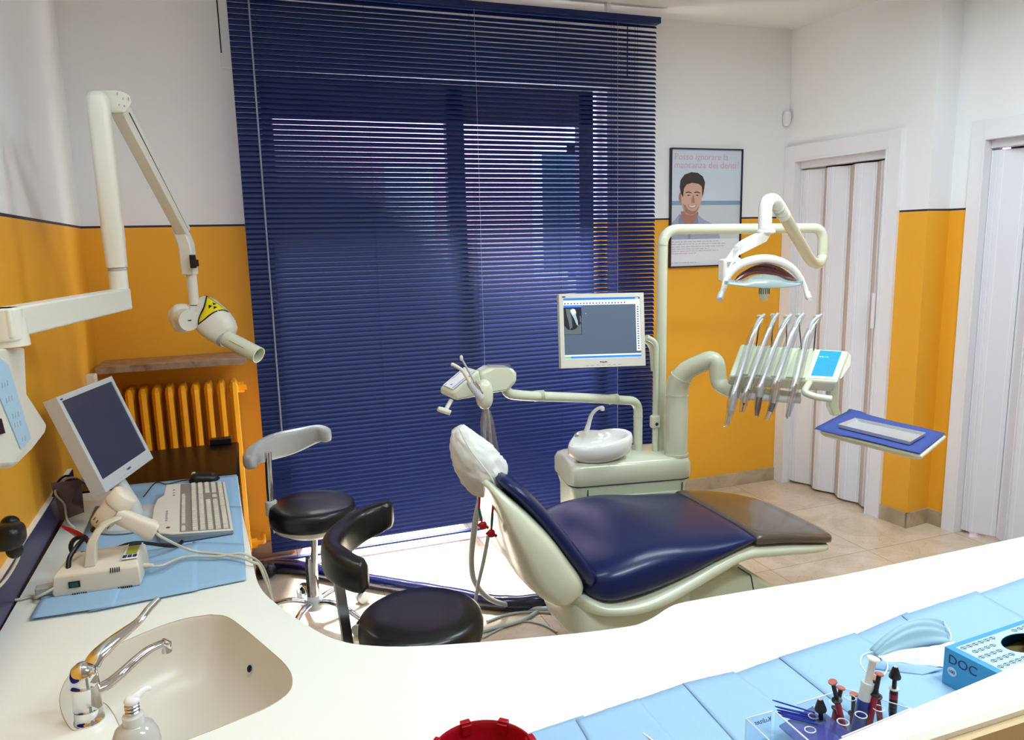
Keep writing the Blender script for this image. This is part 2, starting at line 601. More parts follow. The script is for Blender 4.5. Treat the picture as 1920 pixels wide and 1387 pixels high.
# door frames and folding doors
def door(n, O, a0, a1, o0, o1, handle_u, panels, phase):
    g = G()
    def seg(u0, u1, z0, z1, t=.022):
        p, q = O + DW * u0 + Z * z0, O + DW * u1 + Z * z0
        g.prism([p, q, q + DN * t, p + DN * t], Z * (z1 - z0))
    seg(a0, o0, 0, 2.137); seg(o1, a1, 0, 2.137); seg(o0, o1, 2.05, 2.137)
    # jamb lining
    for u in (o0, o1 - .012):
        p, q = O + DW * u, O + DW * (u + .012)
        g.prism([p + DN * .028, q + DN * .028, q - DN * .11, p - DN * .11], Z * 2.05)
    p, q = O + DW * o0 + Z * 2.04, O + DW * o1 + Z * 2.04
    g.prism([p + DN * .028, q + DN * .028, q - DN * .11, p - DN * .11], Z * .012)
    obj('trim_%d' % n, g, 'trim', kind='structure', smooth=0, bevel=.0015)
    dr = bpy.data.objects.new('door_%d' % n, None); COL.objects.link(dr); dr['kind'] = 'structure'
    dr.location = O + DW * (o0 + .1) - DN * .05
    # pelmet rail
    p, q = O + DW * (o0 + .012) + Z * 2.0, O + DW * (o1 - .012) + Z * 2.0
    obj('top_rail', G().prism([p - DN * .02, q - DN * .02, q - DN * .075, p - DN * .075], Z * .04), 'door', dr, bevel=.002)
    for k, (u0, d0, u1, d1, w) in enumerate(panels):
        p = O + DW * u0 - DN * d0; q = O + DW * u1 - DN * d1
        t = (q - p).normalized(); nn = V((-t.y, t.x, 0))
        if nn.dot(DN) < 0: nn = -nn
        g = G(); g.prism([p, q, q - nn * .012, p - nn * .012], Z * 1.975)
        for v in g.v: v.z += .015
        o = obj('panel' if w else 'hinge_strip', g, 'door' if w else 'hinge', dr, bevel=.003)
        if w:
            g = G()
            for s in (.16, .84):
                c = p + (q - p) * s
                g.prism([c - t * .003 + nn * .003, c + t * .003 + nn * .003, c + t * .003 - nn * .001, c - t * .003 - nn * .001], Z * 1.97)
            for v in g.v: v.z += .018
            obj('ridge', g, 'trim', o)
    if handle_u:
        p = O + DW * handle_u - DN * .012
        g = G().prism([p - DW * .012, p + DW * .012, p + DW * .012 + DN * .026, p - DW * .012 + DN * .026], Z * .20)
        for v in g.v: v.z += 1.075
        obj('handle', g, 'trim', dr, bevel=.003)
        return dr
    return dr


f0, f1 = .035, .075    # depth of the folded panels behind the wall face
door(1, O1, .0, .81, .077, .735, .692, [
    (.089, .03, .125, .03, 1), (.125, .03, .232, .075, 1), (.232, .075, .290, .03, 0), (.290, .03, .318, .03, 1), (.318, .03, .418, .075, 1),
    (.418, .075, .482, .03, 0), (.482, .03, .520, .03, 1), (.520, .03, .610, .06, 1), (.610, .06, .655, .03, 0), (.655, .03, .723, .03, 1)], 0)
door(2, O2, .10, 1.0, .165, .93, None, [
    (.177, .03, .215, .03, 1), (.215, .03, .33, .085, 1), (.33, .085, .42, .03, 1), (.42, .03, .54, .085, 1), (.54, .085, .64, .03, 1), (.64, .03, .76, .085, 1), (.76, .085, .86, .03, 1), (.86, .03, .918, .04, 1)], 1)

# alarm sensor
p = at(1475, 222, y=D - .02)
t = obj('motion_sensor', G().sell((p.x, D - .022, p.z), .022, .022, .045, 3, 3), 'trim', label='small white motion sensor high on the wall left of the folding door', cat='sensor')

# shutter box panel above window
g = G()
g.bx(-.03, 2.12, D - .012, D - .001, 2.435, 2.80)
obj('trim_3', g, 'wall', kind='structure', smooth=0, bevel=.003)
g = G(); g.bx(-.028, -.022, D - .0135, D - .011, 2.50, 2.78); g.bx(2.098, 2.104, D - .0135, D - .011, 2.50, 2.78)
obj('trim_4', g, 'dark', kind='structure', smooth=0)

# window
wn = bpy.data.objects.new('window_1', None); COL.objects.link(wn); wn['kind'] = 'structure'; wn.location = (1, 4.04, 0)
g = G()
for a, b in ((OX0, .185), (1.07, 1.17), (1.85, 1.94)): g.bx(a, b, 4.0, 4.06, 0, OZ)
g.bx(OX0, 1.94, 4.0, 4.06, 2.245, OZ)
g.bx(OX0, 1.94, 4.0, 4.06, 0, .07)
obj('window_frame', g, 'winframe', wn, bevel=.004)
for a, b in ((.185, 1.07), (1.17, 1.85)):
    obj('window_pane', G().bx(a, b, 4.025, 4.031, .07, 2.245), 'glass', wn, smooth=0)
obj('window_pane', G().bx(1.94, OX1, 4.025, 4.031, 0, OZ), 'glass', wn, smooth=0)

# outside
obj('balcony_floor', G().bx(-3, 5, 4.32, 5.4, -.12, 0), 'facadew', label='pale balcony floor outside behind the blue blind', cat='balcony', smooth=0)
b = thing('apartment_building', 'pink plastered building seen through the blind slats beyond the window', 'building', (2, 11, -3))
g = G(); g.bx(-14, 16, 11, 12, -3, 9)
obj('facade', g, 'facade', b, smooth=0)
for xx, zz in ((at(1000, 350, y=10.93).x, 1.0), (8, 1.0), (-6, 1.0)):
    f = obj('window_surround', G().bx(xx, xx + .98, 10.93, 11.0, zz, zz + 2.1), 'facadew', b, smooth=0)
    obj('shutter', G().bx(xx + .15, xx + .9, 10.9, 10.93, zz + .15, zz + 1.95), 'shutter', f, smooth=0)
for pa, pb in ((722, 812), (1062, 1084)):
    xa, xb = at(pa, 350, y=10.95).x, at(pb, 350, y=10.95).x
    obj('pilaster', G().bx(xa, xb, 10.93, 11.0, -3, 2.75 if pa < 900 else 5), 'facadew', b, smooth=0)
obj('cornice', G().bx(-14, 16, 10.8, 11.0, 5, 5.3), 'facadew', b, smooth=0)
#NEXT
# ------------------------------------------------------------------ venetian blind
BY = 3.74
BX0, BX1, BT, BB = .0157, 2.19, 2.768, .037
t = thing('venetian_blind', 'large dark blue venetian blind covering the whole window', 'blind', (1.1, BY, BB))
obj('headrail', G().bx(BX0 - .005, BX1 + .015, BY - .03, BY + .025, BT - .032, BT), 'blind', t, bevel=.003)
for x in (.3, 1.1, 1.9): obj('bracket', G().bx(x - .012, x + .012, BY - .015, BY + .015, BT, CEIL), 'trim', t)
PITCHB = .0236
ns = int((BT - .06 - BB - .015) / PITCHB)
g = G()
NX = 14
for i in range(ns):
    zc = BT - .05 - i * PITCHB
    if i == 0: zc = BT - .046
    jit = random.uniform(-1.2, 1.2)
    rings = []
    for j in range(NX + 1):
        f = j / NX
        x = BX0 + (BX1 - BX0) * f
        bs, kk_ = ipl([(0, 68, 55), (.45, 61, 40), (1.05, 53, 15), (1.8, 47.5, 11), (2.2, 42, 4)], x)
        tau = radians(min(73, bs + kk_ * max(0, 2.2 - zc) + min(8, 40 * max(0, zc - 2.24)) * (1 if x < 1.9 else (2.3 - x) / .4) + jit))
        if i == 0: zo = .010 * (1 - f) * 0
        c = V((x, BY, zc))
        u = V((0, cos(tau), sin(tau))); nn = V((0, -sin(tau), cos(tau)))
        hw = .0125
        top = [c + u * (hw * s) + nn * (.0022 * (1 - s * s)) for s in (-1, -.5, 0, .5, 1)]
        bot = [p - nn * .0005 for p in reversed(top)]
        rings.append(top + bot)
    g.loft(rings)
obj('slats', g, 'blind', t, smooth=50)
obj('bottom_rail', G().box(((BX0 + BX1) / 2, BY, BB + .006), (BX1 - BX0, .026, .012)), 'blind', t, bevel=.003)
for x in (.135, .62, 1.14, 1.61, 1.93, 2.07):
    g = G()
    g.cyl((x, BY - .0135, BB), (x, BY - .0135, BT - .03), .0007, n=5)
    g.cyl((x, BY + .0135, BB), (x, BY + .0135, BT - .03), .0007, n=5)
    obj('ladder_cord', g, 'cord', t)
for x in (1.16, 1.95):
    obj('lift_cord', G().cyl((x, BY - .018, .10 if x > 1.5 else .6), (x, BY - .018, BT - .03), .0009, n=5), 'cordw', t)
a = at(466, 2, y=BY - .04); b = at(530, 830, y=BY - .05)
obj('tilt_wand', G().tube([V((a.x, BY - .035, BT - .03)), a, b], .0042, n=6), 'wand', t)

# ------------------------------------------------------------------ radiator and marble shelf
RXL, RXR, RY = -.63, -.07, 3.80
t = thing('radiator', 'orange painted cast radiator on the wall below the marble shelf', 'radiator', (-.35, RY, 0))
nse = 10
for i in range(nse):
    x = RXL + (RXR - RXL) * (i + .5) / nse
    g = G()
    wd = .033
    def col(yc, z0, z1):
        rings = []
        for z, s in ((z0, .6), (z0 + .02, 1), (z1 - .02, 1), (z1, .6)):
            rings.append([V((x + a * wd / 2 * s, yc + b * .030 * s, z)) for a, b in ((-1, -.8), (-.15, -1.5), (1, -1.2), (1, 1), (-1, 1))])
        g.loft(rings)
    col(RY - .055, .09, .975); col(RY + .03, .09, .975)
    for z in (.13, .935):
        g.sell((x, RY - .01, z), .021, .082, .040, 4, 2.6, nu=20, nv=8)
    obj('section', g, 'radiator', t, smooth=24, bevel=.0015)
for z in (.935, .13):
    g = G().cyl((RXR - .01, RY - .01, z), (RXR + .02, RY - .01, z), .026, n=6)
    g.cyl((RXR + .018, RY - .01, z), (RXR + .032, RY - .01, z), .014)
    obj('end_plug', g, 'radiator', t)
    obj('end_plug', G().cyl((RXL + .01, RY - .01, z), (RXL - .02, RY - .01, z), .024, n=6), 'radiator', t)
for x in (RXL + .08, RXR - .08): obj('foot', G().bx(x - .012, x + .012, RY - .05, RY + .03, 0, .1), 'radiator', t)
obj('pipe', G().tube(rnd([(RXR + .03, RY - .01, .13), (RXR + .05, RY - .01, .13), (RXR + .05, RY + .09, .13)], .02), .011), 'radiator', t)
g = G().bx(-.66, -.03, 3.66, D, 1.066, 1.096)
obj('radiator_shelf', g, 'shelfm', label='brown marble shelf on the orange wall above the radiator', cat='shelf', bevel=.003)
obj('junction_box', G().box(at(172, 716, x=-.660), (.04, .05, .07)), 'beige', label='small beige wall box in the corner left of the radiator', cat='wall box', bevel=.006)
obj('foot_pedal', G().sell((-.02, 3.66, .035), .05, .05, .035, 2.6, 2.2).sell((-.03, 3.62, .07), .022, .03, .02), 'dark', label='small black foot pedal on the floor below the radiator', cat='pedal')

# black appliance between desk and radiator
t = thing('storage_box', 'glossy black box between the desk end and the radiator', 'box', (-.37, 3.3, 0))
g = G(); g.prism([(-.655, 3.02, 0), (-.10, 3.02, 0), (-.10, 3.02, .70), (-.655, 3.02, .70)], (0, .5, 0))
obj('body', g, 'dark', t, bevel=.01)
g = G()
g.loft([[V((-.655, 2.99, z0)), V((-.085, 2.99, z0)), V((-.09, 3.50, z1)), V((-.665, 3.50, z1))] for z0, z1 in ((.70, .70), (.735, .738))])
obj('lid', g, 'smoke', t, bevel=.008)
obj('lid_edge', G().bx(-.655, -.085, 2.984, 2.99, .69, .737), 'dark', t)
obj('hinge', G().bx(-.21, -.12, 3.47, 3.51, .738, .765), 'dark', t, bevel=.004)

# ------------------------------------------------------------------ worktop
ZT = .74
t = thing('corner_worktop', 'white corner worktop with cream moulded washbasin and raised lip', 'worktop', (-.3, 1.5, 0))
edge = [(-.09, 2.94), (-.072, 2.51), (-.052, 2.22), (-.038, 1.98), (-.022, 1.88), (.006, 1.80), (.05, 1.70), (.10, 1.605), (.135, 1.56), (.175, 1.527), (.26, 1.485), (.42, 1.44), (.63, 1.395), (.75, 1.378), (.79, 1.382), (.83, 1.396), (.87, 1.416), (.91, 1.428), (.98, 1.427), (1.10, 1.42), (1.34, 1.402), (1.60, 1.40), (2.6, 1.40)]
edge = [V((p[0], p[1], ZT)) for p in edge]
edge = spline(edge, 3)
def lwx(y): return -.70 + .035 * (D - y)
outer = [V((-.628, 2.95, ZT))] + edge + [V((2.6, .78, ZT)), V((lwx(.78) + .02, .78, ZT))]
sp = [(395, 1152), (425, 1156), (455, 1176), (500, 1214), (535, 1246), (548, 1272), (541, 1298), (505, 1324), (450, 1348), (390, 1372), (320, 1397), (262, 1408), (234, 1380), (214, 1340), (196, 1318), (172, 1318), (156, 1340), (148, 1366), (132, 1366), (116, 1336), (113, 1302), (130, 1266), (165, 1238), (225, 1206), (290, 1178), (345, 1160)]
sink = [at(a, b, z=ZT) for a, b in sp]
n0 = len(sink)
cl = spline(sink + [sink[0]], 4)[:-1]
sink = cl
tri = geometry.tessellate_polygon([outer, sink[::-1]])
allp = outer + sink[::-1]
g = G()
fs = []
for tr in tri:
    nn = (allp[tr[1]] - allp[tr[0]]).cross(allp[tr[2]] - allp[tr[0]])
    fs.append(tuple(tr) if nn.z > 0 else (tr[0], tr[2], tr[1]))
g.add(allp, fs)
# front edge skirt with a soft rounded nosing
def lower(p, i, n, dz): return V((p.x, p.y, p.z + dz))
ring = outer
rows = [[V((p.x, p.y, ZT)) for p in ring], [V((p.x, p.y, ZT - .05)) for p in ring]]
g.loft(rows, cap=False)
g.add([p - Z * .05 for p in allp], [tuple(reversed(q)) for q in fs])
obj('worktop_slab', g, 'top', t, smooth=50)
# basin: from the rim inwards and down
c = V((0, 0, 0))
for p in sink: c += p
c /= len(sink); c = V((.5 * (c.x - .02) + .5 * c.x, c.y, 0))
prof = [(1.0, 0), (.996, -.0015), (.990, -.006), (.975, -.022), (.95, -.05), (.90, -.088), (.80, -.120), (.64, -.142), (.40, -.154), (.12, -.160)]
rings = [[V((c.x + (p.x - c.x) * k, c.y + (p.y - c.y) * k, ZT + dz)) for p in sink] for k, dz in prof]
g = G().loft(rings, cap=False)
g.add(rings[-1], [tuple(range(len(sink)))])
obj('washbasin', g, 'basin', t, smooth=60)
best = None
for pr_ in sink:
    for i_ in range(3, 6):
        for f_ in (0, .25, .5, .75):
            k_ = prof[i_][0] * (1 - f_) + prof[i_ + 1][0] * f_; z_ = prof[i_][1] * (1 - f_) + prof[i_ + 1][1] * f_
            q_ = V((c.x + (pr_.x - c.x) * k_, c.y + (pr_.y - c.y) * k_, ZT + z_))
            d_ = (proj(q_) - V((472, 1257))).length
            if (best is None or d_ < best[0]) and pr_.x > c.x: best = (d_, q_)
p = best[1]
q = V((c.x, c.y, p.z)) - p; q.z = .45 * q.length; q.normalize()
ov = obj('overflow_hole', G().lathe([(.0105, 0), (.0105, .004), (.008, .004), (.0078, .002)], p - q * .001, q), 'steel', t)
obj('overflow_dark', G().cyl(p, p + q * .0035, .0078), 'matte', ov)
obj('plug_hole', G().lathe([(.03, 0), (.03, .003), (.02, .003), (.018, -.004)], (c.x, c.y, ZT - .160), Z), 'steel', t)
obj('basin_joint', G().tube([p + Z * .0003 for p in sink + [sink[0]]], .0007, n=6), 'rimside', t)
# lip toward the viewer
la = [V((-.45, .80, 0)), V((.776, .793, 0)), V((1.255, .840, 0)), V((2.6, .92, 0))]
g = G()
lo = [V((p.x, .747, 0)) for p in la]
prof = []
for i in range(4):
    a, b = la[i], lo[i]
    prof.append([V((a.x, a.y, ZT)), V((a.x, a.y, .842)), V((a.x, a.y - .006, .85)), V((b.x, b.y + .008, .85)), V((b.x, b.y, .842)), V((b.x, b.y, .835))])
g.loft(prof, cap=True, closed=False)
obj('raised_lip', G().loft([r + [V((r[-1].x, r[-1].y, ZT - .03))] for r in prof]), 'top', t, smooth=40)
obj('front_panel', G().bx(-.45, 2.6, .733, .746, 0, .833), 'rimside', t)
# back upstand on the left wall
def lwp(y, off, z): return V((lwx(y) + off, y, z))
g = G().prism([lwp(2.96, .004, ZT), lwp(.8, .004, ZT), lwp(.8, .024, ZT), lwp(2.96, .024, ZT)], Z * .095)
obj('upstand', g, 'top', t)
g = G().prism([lwp(2.955, .0245, ZT + .001), lwp(.9, .0245, ZT + .001), lwp(.9, .027, ZT + .001), lwp(2.955, .027, ZT + .001)], Z * .092)
obj('upstand_strip', g, 'bluelam', t, label='glossy dark blue strip')
# carcass
g = G()
g.bx(-.60, -.14, 1.88, 2.90, .0, ZT - .05); g.bx(-.60, .06, 1.0, 1.88, 0, ZT - .19); g.bx(.10, 2.55, .80, 1.33, 0, ZT - .05)
obj('cabinet_body', g, 'cab', t)

# ------------------------------------------------------------------ tap
fb = at(168, 1350, z=ZT)
t = thing('mixer_tap', 'chrome single lever mixer tap standing at the washbasin', 'tap', fb)
R0 = .024
g = G().lathe([(R0 + .002, 0), (R0 + .002, .004), (R0, .006), (R0, .026), (R0 + .0006, .027), (R0, .028), (R0, .072), (R0 + .0006, .073), (R0, .074), (R0, .086), (.0235, .096), (.019, .108), (.010, .115), (.001, .117)], fb, Z, n=36)
obj('body', g, 'chrome', t, smooth=50)
sy = lambda k: fb.y + .09 * k
sp_ = [at(180, 1293, y=sy(.05)), at(203, 1282, y=sy(.2)), at(228, 1262, y=sy(.45)), at(252, 1240, y=sy(.65)), at(278, 1219, y=sy(.85)), at(300, 1208, y=sy(1.0)), at(310, 1206, y=sy(1.05))]
g = G().tube(spline(sp_, 6), [.0125 - .0035 * i / 36 for i in range(37)], n=18, flat=.8)
s_end = sp_[-1]
g.tube([s_end + V((-.006, -.002, .004)), s_end + V((.001, .0, -.002)), s_end + V((.001, 0, -.018))], [.0095, .0108, .0104], n=18)
obj('spout', g, 'chrome', t, smooth=60)
ly = lambda k: fb.y + .11 * k
lp = [at(172, 1246, y=ly(0)), at(184, 1228, y=ly(.1)), at(210, 1204, y=ly(.3)), at(238, 1182, y=ly(.52)), at(262, 1162, y=ly(.72)), at(280, 1140, y=ly(.88)), at(298, 1122, y=ly(1))]
lw_ = [.019, .0185, .0165, .013, .0095, .0095, .0085]
L_ = spline(lp, 6); W_ = spline([V((k, 0, 0)) for k in lw_], 6)
g = G().tube(L_, [k.x for k in W_], n=18, flat=.55)
obj('lever', g, 'chrome', t, smooth=60)

# soap dispenser
sb = at(268, 1386, z=ZT + .08); sb.z = ZT
sb = at(262, 1445, z=ZT)
t = thing('soap_dispenser', 'milky round soap dispenser with a pump at the basin front edge', 'soap dispenser', sb)
obj('bottle', G().lathe([(.028, 0), (.034, .004), (.037, .02), (.038, .05), (.036, .066), (.030, .080), (.020, .088), (.0155, .090)], sb, Z, n=36), 'soap', t, smooth=60)
obj('collar', G().lathe([(.0165, .088), (.0165, .104), (.012, .106), (.012, .108)], sb, Z), 'clearp', t)
g = G()
for k in range(3): g.lathe([(.0095, .107 + k * .006), (.0115, .109 + k * .006), (.0115, .110 + k * .006), (.0095, .112 + k * .006)], sb, Z)
obj('spring', g, 'steel', t)
g = G().sell(sb + V((.001, .0, .130)), .0125, .0125, .008)
g.tube([sb + V((.003, .0, .131)), sb + V((.020, .010, .140)), sb + V((.028, .014, .137))], [.008, .0055, .0035])
obj('pump_head', g, 'bladder', t)

# ------------------------------------------------------------------ blue paper sheets
def sheet(pxs, z0, lab, grp, thick=.0006, waves=.0012, z_at=None, nx=14, ny=10):
    """a sheet of paper from four pixel corners on the worktop"""
    cs = [at(a, b, z=ZT) for a, b in pxs]
    g = G(); rows = []
    for i in range(nx + 1):
        row = []
        for j in range(ny + 1):
            u, v = i / nx, j / ny
            p = (cs[0] * (1 - u) + cs[1] * u) * (1 - v) + (cs[3] * (1 - u) + cs[2] * u) * v
            if p.x > .3: p.y = max(p.y, (.793 + (p.x - .776) * .098 if p.x < 1.255 else .840 + (p.x - 1.255) * .0595) + .004)
            p.z = ZT + z0 + waves * (1 + pnoise(V((p.x * 14, p.y * 14, z0 * 900)))) * .5 + (abs(u - .5) < .04) * .0007
            row.append(p)
        rows.append(row)
    P = [p for r in rows for p in r]; m = ny + 1
    fs = [(a * m + b, a * m + b + 1, (a + 1) * m + b + 1, (a + 1) * m + b) for a in range(nx) for b in range(ny)]
    g.add(P, fs)
    return obj('paper_towel', g, 'paper', label=lab, cat='paper towel', group=grp, solid=thick, smooth=40)

GL = 'blue paper sheets under the desk equipment'
sheet([(235, 910), (444, 890), (452, 960), (226, 985)], .0008, 'blue paper sheet at the far desk end under the mouse', GL)
sheet([(180, 950), (452, 950), (458, 1030), (130, 1062)], .0024, 'blue paper sheet under the keyboard on the desk', GL)
sheet([(362, 1018), (458, 1022), (462, 1090), (352, 1112)], .0042, 'blue paper sheet at the desk edge right of the curing unit', GL)
sheet([(250, 1040), (372, 1020), (372, 1110), (166, 1151)], .0056, 'middle blue paper sheet between the curing unit and the desk edge', GL)
sheet([(90, 1105), (246, 1060), (215, 1142), (56, 1166)], .0074, 'lower left blue paper sheet under the white curing unit', GL)
GR = 'row of overlapping blue paper sheets along the near worktop'
rowpx = [((960, 1386), (1093, 1342), (1180, 1420), (930, 1440)),
         ((1080, 1352), (1196, 1312), (1290, 1420), (1150, 1470)),
         ((1186, 1316), (1290, 1280), (1470, 1420), (1290, 1440)),
         ((1280, 1284), (1375, 1262), (1620, 1440), (1420, 1440)),
         ((1368, 1268), (1468, 1232), (1700, 1360), (1580, 1430)),
         ((1460, 1236), (1602, 1190), (1860, 1330), (1690, 1420)),
         ((1595, 1196), (1700, 1150), (1930, 1300), (1800, 1370)),
         ((1690, 1158), (1830, 1112), (2060, 1240), (1900, 1330)),
         ((1822, 1120), (1990, 1062), (2200, 1180), (2040, 1280))]
labs = ['leftmost blue paper sheet behind the red bin lid', 'blue paper sheet under the metal tweezers tip', 'blue paper sheet left of the acrylic organizer', 'blue paper sheet under the acrylic organizer',
        'blue paper sheet behind the white syringe', 'blue paper sheet under the left end of the face mask', 'blue paper sheet under the face mask and blue glove box', 'blue paper sheet behind the blue glove box', 'rightmost blue paper sheet at the frame edge']
for k, (q, l) in enumerate(zip(rowpx, labs)):
    sheet(list(q), .0008 + .0016 * (k % 2) + .0004 * k, l, GR)
#NEXT
# ------------------------------------------------------------------ monitor builder
def monitor(name, label, c, right, normal, w, h, dep, m_case, draw):
    right = V(right).normalized(); normal = V(normal); normal = (normal - right * normal.dot(right)).normalized(); up = normal.cross(right)
    c = V(c)
    t = thing(name, label, 'monitor', c)
    R = Matrix((right, -normal, up)).transposed()
    P = lambda a, b, d=0: c + right * a + up * b + normal * d
    bz, bb = .017, .038
    x0, x1, z0, z1 = -w / 2, w / 2, -h / 2, h / 2
    g = G()
    o = [(x0, z0), (x1, z0), (x1, z1), (x0, z1)]
    i_ = [(x0 + bz, z0 + bb), (x1 - bz, z0 + bb), (x1 - bz, z1 - bz), (x0 + bz, z1 - bz)]
    g.loft([[P(a, b, -dep) for a, b in o], [P(a, b, 0) for a, b in o], [P(a, b, 0.0005) for a, b in i_], [P(a, b, -.004) for a, b in i_]], cap=False)
    g.add([P(a, b, -dep) for a, b in o], [(3, 2, 1, 0)])
    obj('casing', g, m_case, t, bevel=.0015, smooth=30)
    g = G().loft([[P(a * .8, b * .8 , -dep) for a, b in o], [P(a * .62, b * .62, -dep - .022) for a, b in o]])
    obj('back_cover', g, m_case, t, bevel=.004)
    draw(t, P, i_, right, up)
    g = G()
    for k in range(7):
        a = (k - 3) * .022
        g.prism([P(a - .006, z0 + .008, 0), P(a + .006, z0 + .008, 0), P(a + .006, z0 + .0105, 0), P(a - .006, z0 + .0105, 0)], normal * .0008)
    obj('buttons', g, 'greyp', t)
    text('logo', 'PHILIPS', .0095, P(0, z0 + .0175, .0008), right, up, 'navyd', t, align='CENTER')
    obj('badge', G().prism([P(x0 + .012, z1 - .0135, .0004), P(x0 + .026, z1 - .0135, .0004), P(x0 + .026, z1 - .009, .0004), P(x0 + .012, z1 - .009, .0004)], normal * .0004), 'navyd', t)
    return t, P, R


def rect(P, a0, a1, b0, b1, d, n):
    return G().prism([P(a0, b0, d), P(a1, b0, d), P(a1, b1, d), P(a0, b1, d)], n * .0003)


def draw_off(t, P, i_, right, up):
    n = right.cross(up)
    obj('screen', G().prism([P(a, b, -.0045) for a, b in i_], n * .001), 'screenoff', t)


mt, P, R = monitor('computer_monitor', 'grey flat monitor with a switched off screen standing on the desk', (-.451, 2.613, 1.036), (.248, .969, -.007), (.911, -.231, .342), .37, .315, .042, 'lgrey', draw_off)
bp = V((-.40, 2.555, ZT + .006))
g = G().tube([P(0, -.06, -.055), P(0, -.15, -.055), bp + Z * .05, bp], [.028, .026, .024, .034], n=18, flat=1.0)
obj('stand_neck', g, 'lgrey', mt)
obj('stand_base', G().lathe([(.118, 0), (.12, .003), (.118, .012), (.10, .019), (.04, .024)], bp, Z, n=48), 'lgrey', mt)

# ------------------------------------------------------------------ keyboard
k0, k1, k2, k3 = at(318, 906, z=ZT + .03), at(416, 904, z=ZT + .022), at(437, 1003, z=ZT + .022), at(306, 1003, z=ZT + .035)
ko = (k0 + k1 + k2 + k3) / 4; ko.z = ZT + .006
kx = ((k3 + k2) / 2 - (k0 + k1) / 2); kx.z = 0; klen = kx.length * .92; kx.normalize()      # near direction = keyboard left-right
ky = V((kx.y, -kx.x, 0))
if ky.x > 0: ky = -ky          # towards the wall: back of the keyboard
t = thing('keyboard', 'ivory computer keyboard lying on blue paper on the desk', 'keyboard', ko)
K = lambda a, b, z: ko + kx * a + ky * b + Z * z
W2, B2 = klen / 2, .098
def zt(b): return .016 + (b + B2) / (2 * B2) * .020
out = []
for a, b in ((-W2, -B2), (W2, -B2), (W2, B2 - .03), (W2 * .93, B2 + .008), (W2 * .45, B2 + .030), (0, B2 + .030), (-W2 * .35, B2 + .022), (-W2 * .5, B2 + .004), (-W2, B2 - .002)):
    out.append((a, b))
g = G(); g.loft([[K(a, b, 0) for a, b in out], [K(a, b, zt(b) - .008) for a, b in out]])
obj('underside', g, 'keys', t, bevel=.003)
g = G(); g.loft([[K(a, b, zt(b) - .0078) for a, b in out], [K(a, b, zt(b)) for a, b in out]])
obj('case', g, 'keyb', t, bevel=.003)
g = G(); g.loft([[K(a, b, zt(b) - .002) for a, b in ((-W2 * .98, -.090), (W2 * .985, -.090), (W2 * .985, .050), (-W2 * .98, .050))], [K(a, b, zt(b) + .0004) for a, b in ((-W2 * .98, -.090), (W2 * .985, -.090), (W2 * .985, .050), (-W2 * .98, .050))]])
obj('key_gap_plate', g, 'keygap', t)  # plate added for contrast, shade of the key gaps put into its colour
def keyrow(b, h, spans, dk=.0035):
    for a0, a1, n in spans:
        st = (a1 - a0) / n
        g = G()
        for k in range(n):
            a = a0 + st * (k + .5)
            hw = st / 2 - .0014; hb = h / 2 - .0020
            zz = zt(b)
            g.loft([[K(a - hw, b - hb, zz - .001), K(a + hw, b - hb, zz - .001), K(a + hw, b + hb, zz - .001), K(a - hw, b + hb, zz - .001)],
                    [K(a - hw * .8, b - hb * .75, zz + .006), K(a + hw * .8, b - hb * .75, zz + .006), K(a + hw * .8, b + hb * .75, zz + .006), K(a - hw * .8, b + hb * .75, zz + .006)]])
        kk.append(g)
kk = []
g0 = G()
rows = [(-.082, .018, [(-W2 + .02, -W2 + .09, 3), ]), ]
for r_ in range(5):
    b = -.078 + r_ * .0215
    keyrow(b, .020, [(W2 * .97 - .19 * klen / .5, W2 * .97, 10), (-.04, W2 * .97 - .19 * klen / .5, 5)] if r_ else [(W2 * .97 - .05, W2 * .97, 2), (.02, W2 * .97 - .05, 1), (-.04, .02, 3)])
    keyrow(b, .020, [(-.115, -.052, 3)] if r_ in (0, 3, 4) else [(-.094, -.073, 1)] if r_ == 1 else [])
    keyrow(b, .020, [(-W2 * .96, -.127, 4)])
keyrow(.040, .016, [(-.04, W2 * .70, 12), (W2 * .8, W2 * .95, 1), (-.115, -.052, 3)])
gg = G()
for q in kk: gg.add(q.v, q.f)
o = obj('keys', gg, 'key', t, bevel=0, smooth=30)
o['kind'] = 'stuff'
g = G()
for k in range(6): g.sell(K(.05 + k * .018, .088, zt(.088) + .0005), .004, .004, .002, nu=10, nv=6)
for k in range(3): g.sell(K(-W2 * .7 + k * .03, .07, zt(.07) + .0005), .004, .004, .002, nu=10, nv=6)
obj('media_buttons', g, 'keys', t)
obj('power_button', G().sell(K(W2 * .80, .082, zt(.082)), .006, .006, .003), 'red', t)

# mouse
mp = at(383, 897, z=ZT + .01)
t = thing('computer_mouse', 'black computer mouse behind the keyboard on the desk', 'mouse', V((mp.x, mp.y, ZT + .003)))
g = G()
rings = []
for f in [i / 12 for i in range(13)]:
    a = -.055 + .11 * f
    s = sqrt(max(0, 1 - (2 * f - 1) ** 4)) + .02
    rings.append([V((mp.x + a, mp.y + .004 * a, ZT + .004)) + Y * (cos(q) * .031 * s) + Z * (max(0, sin(q)) ** .8 * (.036 - .012 * f) * s) for q in (2 * pi * k / 24 for k in range(24))])
g.loft(rings)
obj('shell', g, 'dark', t, smooth=60)
obj('wheel', G().sell((mp.x - .035, mp.y, ZT + .032), .009, .004, .009), 'greyp', t)
mc = G().tube(spline([(mp.x - .052, mp.y, ZT + .012), (mp.x - .085, mp.y + .02, ZT + .006), (mp.x - .13, mp.y + .0, ZT + .006), (mp.x - .17, mp.y + .03, ZT + .007), (-.40, 2.80, ZT + .007)]), .002, n=8)
obj('cord', mc, 'dark', t)

